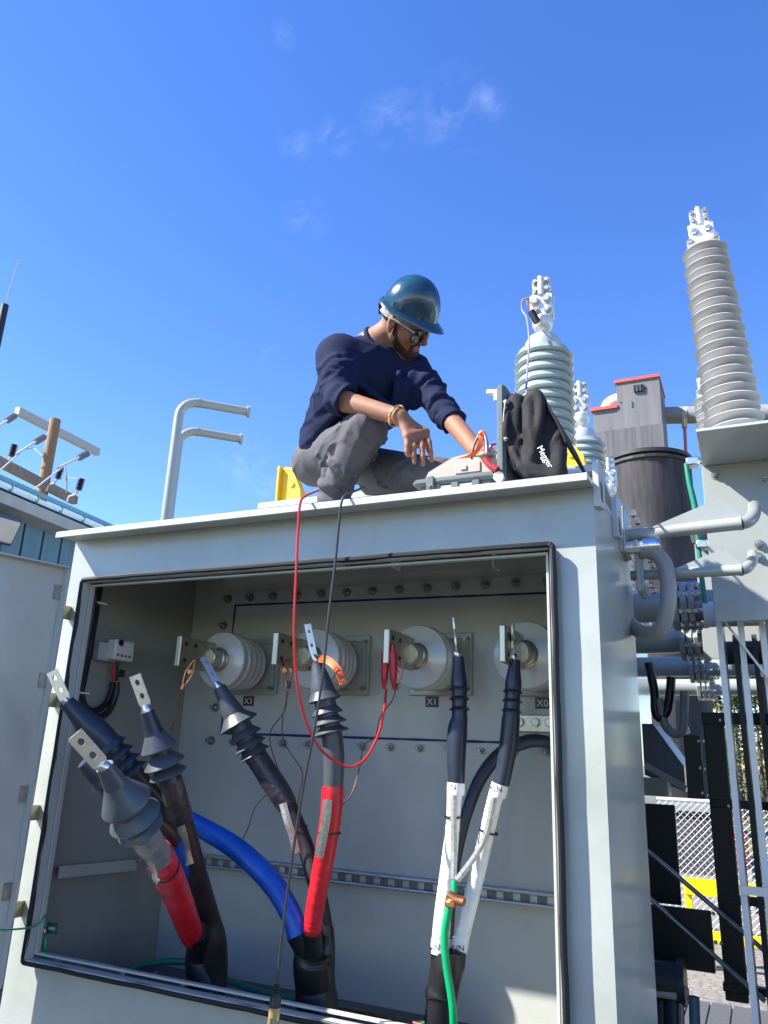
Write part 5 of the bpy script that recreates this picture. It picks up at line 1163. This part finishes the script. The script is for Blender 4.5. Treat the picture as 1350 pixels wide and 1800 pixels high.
while yk<y1+.3:
    MB().bar((xe-.08,yk,zg+.10),(xe-.05,yk,zg+.22),.02,.02).build('rail_post',TEAL,hs); yk+=.30
MB().box((xe-.07,y0-.3,zg+.20),(xe-.04,y1+.5,zg+.235)).build('snow_rail',TEAL,hs)
MB().box((xe-.12,y0-.3,zg+.13),(xe-.10,y1+.1,zg+.20)).build('roof_edge',mat('white_roof_edge',(.75,.76,.75),.5),hs)
hs.rotation_euler.z=R_(7.0)
# floodlight on the wall
fl_=thing('wall_floodlight','square floodlight with dark hood on the blue wall at left edge','lamp',U(8,925,x=XH+.2))
c=U(-12,925,x=XH+.25); rm=Matrix.Rotation(-.15,3,'Z')@Matrix.Rotation(.5,3,'Y')
MB().obox(c,(.08,.40,.24),rm,.02).build('housing',mat('lamp_bronze',(.09,.08,.085),.5),fl_); MB().obox(c+rm@Vector((.043,0,0)),(.02,.35,.19),rm,.01).build('lens',mat('lamp_lens',(.55,.50,.46),.2,var=.1),fl_)
MB().bar(c,(XH,c.y,c.z+.05),.08,.08).build('arm',MATS['lamp_bronze'],fl_)
# utility pole behind the house
WOOD=mat('pole_wood',(.26,.15,.085),.85,var=.3,vscale=5,stretch=(12,12,.8),bump=.006,bscale=20,c2=(.36,.23,.13))
yu=16.0
up=thing('utility_pole','brown wooden utility pole with two crossarms and insulators behind blue house','utility pole',U(85,870,y=yu))
pt=U(97,744,y=yu); pb=U(75,860,y=yu); xk=(pt.x+pb.x)/2
MB().lathe([(0,.19),(12,.165),(pt.z-GROUND-.1,.150),(pt.z-GROUND,.146)],(xk,yu,GROUND),(0,0,1),24).build('pole',WOOD,up)
MB().lathe([(0,.155),(.05,.16),(.10,.04)],(xk,yu,pt.z),(0,0,1),16).build('pole_cap',mat('galv_cap',(.55,.55,.52),.5,.3),up)
ARMG=mat('crossarm_grey',(.42,.42,.40),.6,var=.1,stretch=(2,2,2)); ARMW=mat('crossarm_wood',(.24,.19,.15),.8,var=.2)
a1=U(30,722,y=yu-.35); b1=U(172,795,z=a1.z); MB().bar(a1,b1,.20,.26).build('upper_crossarm',ARMG,up)
zl=U(85,852,y=yu-.3).z; a2=U(-12,806,z=zl-.0); b2=U(132,880,z=zl); MB().bar(a2,b2,.2,.26).build('lower_crossarm',ARMW,up)
POLY=mat('polymer_black',(.02,.02,.025),.5)
def insul(base,tip,r=.07):
    base=Vector(base);tip=Vector(tip);d=tip-base;L=d.length;pr=[]
    for i in range(8): h=L*i/8; pr+=[(h+L*.01,r*.5),(h+L*.05,r),(h+L*.07,r),(h+L*.115,r*.5)]
    return MB().lathe(pr,base,d,14)
for bx,tx in (((20,803),(26,781)),((101,842),(108,821)),((138,862),(144,841))):
    B=U(*bx,y=yu-.3);T_=U(*tx,y=yu-.3); insul(B,T_,.11).build('post_insulator',POLY,up); MB().tube([B,B+Vector((-.1,0,-.12)),B+Vector((-.35,0,-.16)),B+Vector((-.4,0,-.35))],.03,8).build('insulator_arm',mat('galv_light',(.55,.55,.53),.5,.3),up)
for a_,b_ in (((30,728),(-6,752)),((82,765),(42,790)),((158,795),(118,815))):
    A=U(*a_,y=yu-.35);B=U(*b_,y=yu-1.6); insul(A.lerp(B,.12),A.lerp(B,.5),.10).build('strain_insulator',mat('strain_grey',(.16,.16,.18),.5),up); MB().tube([A,B,B+(B-A)*.3],.035,8).build('clamp',MATS['galv_light'],up)
    C_=B+(B-A)*3.0+Vector((0,0,-.5)); MB().tube([B,B.lerp(C_,.5)-Vector((0,0,.1)),C_],.022,6).build('conductor',MATS['galv_light'],up)
MB().tube([U(q[0],q[1],y=yu-.5) for q in spline([(42,790),(58,788),(75,802)],6)],.02,6).build('jumper',mat('jumper_grey',(.25,.25,.26),.6),up)
MB().tube([U(q[0],q[1],y=yu-.5) for q in spline([(108,818),(114,822),(117,840),(117,866)],6)],.022,6).build('jumper',MATS['jumper_grey'],up); MB().tube([U(116,840,y=yu-.5),U(140,842,y=yu-.5)],.012,6).build('jumper',MATS['jumper_grey'],up)
# lightning mast at the far left
lm=thing('lightning_mast','black pole with thin rod at the left edge of the sky','mast',U(-5,640,y=9))
A=U(9,536,y=9);B=U(-8,636,y=9); xm=(A.x+B.x)/2; MB().lathe([(0,.09),(A.z-GROUND,.072)],(A.x,9,GROUND),(0,0,1),18).build('pole',mat('mast_black',(.012,.013,.016),.5),lm); MB().tube([A,U(33,456,y=9)],.010,8).build('rod',mat('rod_pink',(.45,.36,.36),.4,.6),lm)
# ================================================================== background: right
STAIN=mat('stained_concrete',(.018,.018,.026),.85,var=.3,vscale=1.3,stretch=(1.4,1.4,.22),c2=(.058,.052,.055),bump=.02,bscale=3)
CONC=mat('grey_cladding',(.130,.130,.142),.8,var=.15,vscale=1.2,stretch=(2,2,.15),c2=(.158,.158,.170)); CONC2=mat('dark_cladding',(.085,.085,.094),.8,var=.15,vscale=1.1,stretch=(3,3,.10),c2=(.135,.135,.146)); REDTR=mat('red_trim',(.55,.07,.06),.6)
ys=30.
a=U(1066,800,y=ys);b=U(1220,800,y=ys); sx,sr=(a.x+b.x)/2-.1,(b.x-a.x)/2; zt_=U(1140,785,y=ys-sr).z
sil=thing('storage_silo','black stained round silo behind the pipes at right','silo',(sx,ys,GROUND))
MB().lathe([(0,sr),(zt_-GROUND-.3,sr*.985),(zt_-GROUND-.28,sr*1.0)],(sx,ys,GROUND),(0,0,1),64).build('shell',STAIN,sil)
MB().lathe([(.12,sr*1.0),(.14,sr*1.02),(.28,sr*1.02),(.30,sr*.98),(.31,.2)],(sx,ys,zt_-.3),(0,0,1),64).build('rim',mat('rim_dark',(.02,.02,.022),.6),sil)
for k in range(10):
    a_=R_(-150+14*k); MB().obox((sx+math.cos(a_)*sr,ys+math.sin(a_)*sr,zt_-.34),(.45,.10,.14),Matrix.Rotation(a_+math.pi/2,3,'Z'),.02).build('rim_bracket',MATS['rim_dark'],sil)
yt=42.
tw=thing('concrete_tower','stepped grey clad tower with red roof edges behind the silo','building',U(1110,900,y=yt))
def TX(px,py): return U(px,py,y=yt)
A=TX(1083,673);B=TX(1172,850);C_=TX(1042,722)
MB().box((A.x,yt,GROUND),(B.x,yt+3,A.z)).build('upper_wall',CONC,tw); MB().box((C_.x,yt+.05,GROUND),(A.x+.01,yt+2.8,C_.z)).build('lower_wall',CONC,tw)
zs_=TX(1110,752).z
MB().box((C_.x-.05,yt-.06,GROUND),(B.x+.03,yt-.005,zs_)).build('lower_cladding',CONC2,tw)
MB().box((A.x-.1,yt-.1,A.z-.05),(B.x+.05,yt+3,A.z+.12)).build('roof_trim',REDTR,tw); MB().box((C_.x-.1,yt-.1,C_.z-.05),(A.x+.0,yt+2.8,C_.z+.14)).build('roof_trim',REDTR,tw)
w0=TX(1114,679);w1=TX(1132,688); MB().box((w0.x,yt-.12,w1.z),(w1.x,yt-.02,w0.z)).build('window',mat('window_dark',(.02,.02,.022),.3),tw)
for k in range(1,3): MB().box((w0.x+(w1.x-w0.x)*k/3-.03,yt-.16,w1.z),(w0.x+(w1.x-w0.x)*k/3+.03,yt-.12,w0.z)).build('window_bar',CONC2,tw)
MB().tube([TX(q[0],q[1])+Vector((0,1.5,0)) for q in spline([(1061,722),(1061,702),(1066,692),(1078,686),(1086,686)],5)],.45,14).build('roof_pipe',mat('pale_pipe',(.6,.58,.56),.5),tw)
MB().box((TX(1064,715).x,yt+2,C_.z),(A.x,yt+5,TX(1070,684).z)).build('roof_house',mat('pink_wall',(.5,.28,.27),.7),tw)
for px in (1048,1052,1056): MB().obox(TX(px,718)+Vector((0,1,0)),(.5,.5,.5)).build('roof_vent',mat('pale_pipe',(.6,.58,.56)),tw)
for px,pa_,pb_ in ((1110,706,716),(1090,706,708)): MB().box((TX(px,pa_).x-.02,yt-.045,TX(px,pb_).z),(TX(px+1.4,pa_).x,yt-.002,TX(px,pa_).z)).build('cladding_streak',CONC2,tw)
cv=thing('conveyor_tube','large grey conveyor tube running right from the tower','conveyor',TX(1260,730))
A=U(1170,727,y=yt+3.5);B=U(1420,742,y=yt+3.5); MB().tube([A-Vector((1,0,0)),B+Vector((6,0,-.2))],rp(A,15),28).build('tube',mat('conveyor_grey',(.22,.22,.22),.6,var=.08),cv)
c=U(1205,731,y=yt+3.5); MB().lathe([(-.12,rp(c,15.2)),(-.12,rp(c,16.4)),(.12,rp(c,16.4)),(.12,rp(c,15.2))],c,B-A,28,cap=False).build('band',mat('conveyor_band',(.35,.33,.33),.6),cv)
rd_=tag(MB().tube([U(1203,742,y=yt+2.4),U(1206,800,y=yt+2.4)],.09,8).build('red_hanger_rod',mat('rod_red',(.35,.10,.12),.5)),'thin red rod hanging from conveyor tube above silo rim','rod')
MB().tube([U(1202.5,736,y=yt+2.4),U(1203.5,752,y=yt+2.4)],.16,8).build('rod_clamp',mat('rod_clamp_tan',(.45,.28,.2),.6),rd_)
# fence beyond the pipes
yfn=12.0; fx0,fx1=-2.6,4.0; ft=U(1220,1408,y=yfn).z; 
fe=thing('chain_link_fence','silver chain-link fence with top rail beyond the black frame','fence',(.3,yfn,GROUND))
FW=mat('galv_wire',(.60,.60,.58),.45,.5); MB().tube([(fx0,yfn,ft),(fx1,yfn,ft)],.03,12).build('top_rail',FW,fe)
for x in (-2.5,1.2,3.9): MB().tube([(x,yfn+.04,GROUND),(x,yfn+.04,ft+.1)],.035,12).build('post',FW,fe)
m=MB(); hgt=ft-.02-GROUND-.05; st=.084; x=fx0-hgt
while x<fx1:
    for sg in (1,-1):
        xa_,xb_=(x,x+hgt) if sg>0 else (x+hgt,x); za,zb_=GROUND+.05,ft-.02
        # clip to the fence's width
        def cl(p,q,pz,qz):
            if max(p,q)<fx0 or min(p,q)>fx1: return None
            t0,t1=0,1
            lo_,hi_=(fx0-p)/(q-p),(fx1-p)/(q-p)
            if lo_>hi_: lo_,hi_=hi_,lo_
            t0=max(t0,lo_);t1=min(t1,hi_)
            return (p+(q-p)*t0,pz+(qz-pz)*t0,p+(q-p)*t1,pz+(qz-pz)*t1) if t1>t0 else None
        r_=cl(xa_,xb_,za,zb_)
        if r_: m.tube([(r_[0],yfn+.006*sg-.03,r_[1]),(r_[2],yfn+.006*sg-.03,r_[3])],.0036,4,cap=False,smooth=False)
    x+=st
o=m.build('wire_mesh',FW,fe); o['kind']='stuff'
yg=10.5
def rail(label,py,x0,x1,h=.18):
    z=U(1230,py,y=yg).z; t=thing('guard_rail',label,'guard rail',((x0+x1)/2,yg,GROUND),'yellow guard rails in front of the fence')
    YB_=mat('bright_yellow',(.80,.62,.0),.45,var=.05); MB().box((x0,yg,z-h/2),(x1,yg+.05,z+h/2),.006).build('beam',YB_,t)
    for x in (x0+.03,x1-.03): MB().box((x-.04,yg+.052,GROUND),(x+.04,yg+.13,z+h/2-.01),.004).build('post',YB_,t)
rail('upper yellow guard rail behind black panels at lower right',1560,U(1203,1560,y=yg).x,3.2); rail('lower yellow guard rail near the gravel at lower right',1645,U(1203,1560,y=yg).x+.2,3.3,.12)
yl=thing('yellow_block','yellow wedge-shaped block on the ground at lower right','block',U(1235,1750,y=6.0))
A=U(1207,1758,z=GROUND+.006); yw=A.y; B=U(1268,1714,y=yw); MB().prism([(A.x,yw,A.z),(A.x+.04,yw,B.z),(B.x-.03,yw,B.z),(B.x,yw,A.z)],(0,.7,0)).build('wedge',MATS['bright_yellow'],yl); MB().box((A.x+.05,yw+.02,B.z+.002),(B.x-.04,yw+.68,B.z+.03)).build('top_plate',mat('speckled_plate',(.5,.5,.5),.7,var=.6,vscale=40),yl)
yl.location=A
# ribbed deck in front of it
dk=thing('ribbed_deck','dark ribbed deck plates at the bottom right corner','deck',(-.5,7.6,GROUND))
for k in range(16):
    x=-1.6+.19*k; MB().box((x,6.6,GROUND+.04),(x+.176,yw-.2,GROUND+.07),.003).build('deck_plank',mat('deck_dark',(.075,.075,.078),.6,var=.2,vscale=40,bump=.002,bscale=120),dk)
MB().box((-1.65,6.58,GROUND+.006),(1.5,yw-.18,GROUND+.039)).build('deck_frame',mat('deck_frame',(.35,.35,.34),.5,.4),dk)
pcl=thing('equipment_plinth','concrete plinth under the transformer radiators','plinth',(-.2,4.8,GROUND)); MB().box((-3.0,2.3,GROUND+.01),(1.6,6.5,GROUND+.16),.02).build('slab',mat('plinth_concrete',(.30,.29,.27),.9,var=.1),pcl)
# red object seen through the fence, far trees
rd2=thing('red_tank','red upright tank seen through the fence','tank',U(1287,1530,y=15)); A=U(1287,1460,y=15);B=U(1285,1525,y=15)
MB().lathe([(0,.22),(.02,.23),(A.z-B.z-.05,.23),(A.z-B.z,.14)],(A.x,15,B.z),(0,0,1),20).build('shell',mat('red_tank',(.5,.03,.03),.45,var=.1),rd2); MB().box((A.x-.25,14.8,GROUND),(A.x+.25,15.2,B.z),.01).build('stand',mat('plinth_concrete',(.30,.29,.27)),rd2)
cbk=thing('dark_shed','long dark low shed beyond the fence','shed',(-2,19,GROUND)); MB().box((-7.5,19,GROUND),(-.95,23,U(1200,1425,y=19).z)).build('wall',mat('shed_dark',(.035,.035,.038),.8,var=.3,vscale=2),cbk); MB().box((-7.7,18.9,U(1200,1425,y=19).z),(-.88,23.1,U(1200,1425,y=19).z+.12)).build('roof',mat('shed_roof',(.2,.2,.2),.6),cbk)
def conifer(x,y,h,seed,label):
    r=random.Random(seed); t=thing('pine_tree',label,'tree',(x,y,GROUND),'trees beyond the fence')
    MB().lathe([(0,h*.018),(h*.95,h*.003)],(x,y,GROUND),(0,0,1),8).build('trunk',BARK,t); m=MB(); n=1500
    for i in range(n):
        u=r.random()**.8; z=GROUND+h*(.10+.9*u); R=h*.17*(1-u)**.8*(.75+.35*math.sin(u*40+r.random())); a=r.uniform(0,6.28); q=R*math.sqrt(r.uniform(.15,1)); p=Vector((x+math.cos(a)*q,y+math.sin(a)*q,z-q*.25))
        s_=h*r.uniform(.012,.028); d=Vector((math.cos(a),math.sin(a),r.uniform(-.7,.2))).normalized(); e=d.orthogonal().normalized()*r.uniform(.4,.8); m.add([p-d*s_*.4,p+e*s_*.5,p+d*s_*1.3,p-e*s_*.5],[(0,1,2,3)])
    m.build('crown',LEAF,t)
rr_=random.Random(5)
for i,(px,y_,h,lb) in enumerate(((1252,40,6.0,'short pine at the left of the trees seen through the fan frame'),(1268,36,6.6,'pale pine just right of the black fan frame post'),(1284,44,8.0,'tall pine between the radiator panels'),(1300,38,6.6,'pine showing between second and third radiator panels'),(1318,46,8.2,'far pine behind the third radiator panel'),(1338,40,7.0,'pine at the right edge behind the radiator'),(1360,42,8.0,'rightmost pine beyond the radiator'),(1232,48,5.2,'low pine beside the silo foot'))):
    conifer(U(px,1345,y=y_).x,y_,h,i,lb)
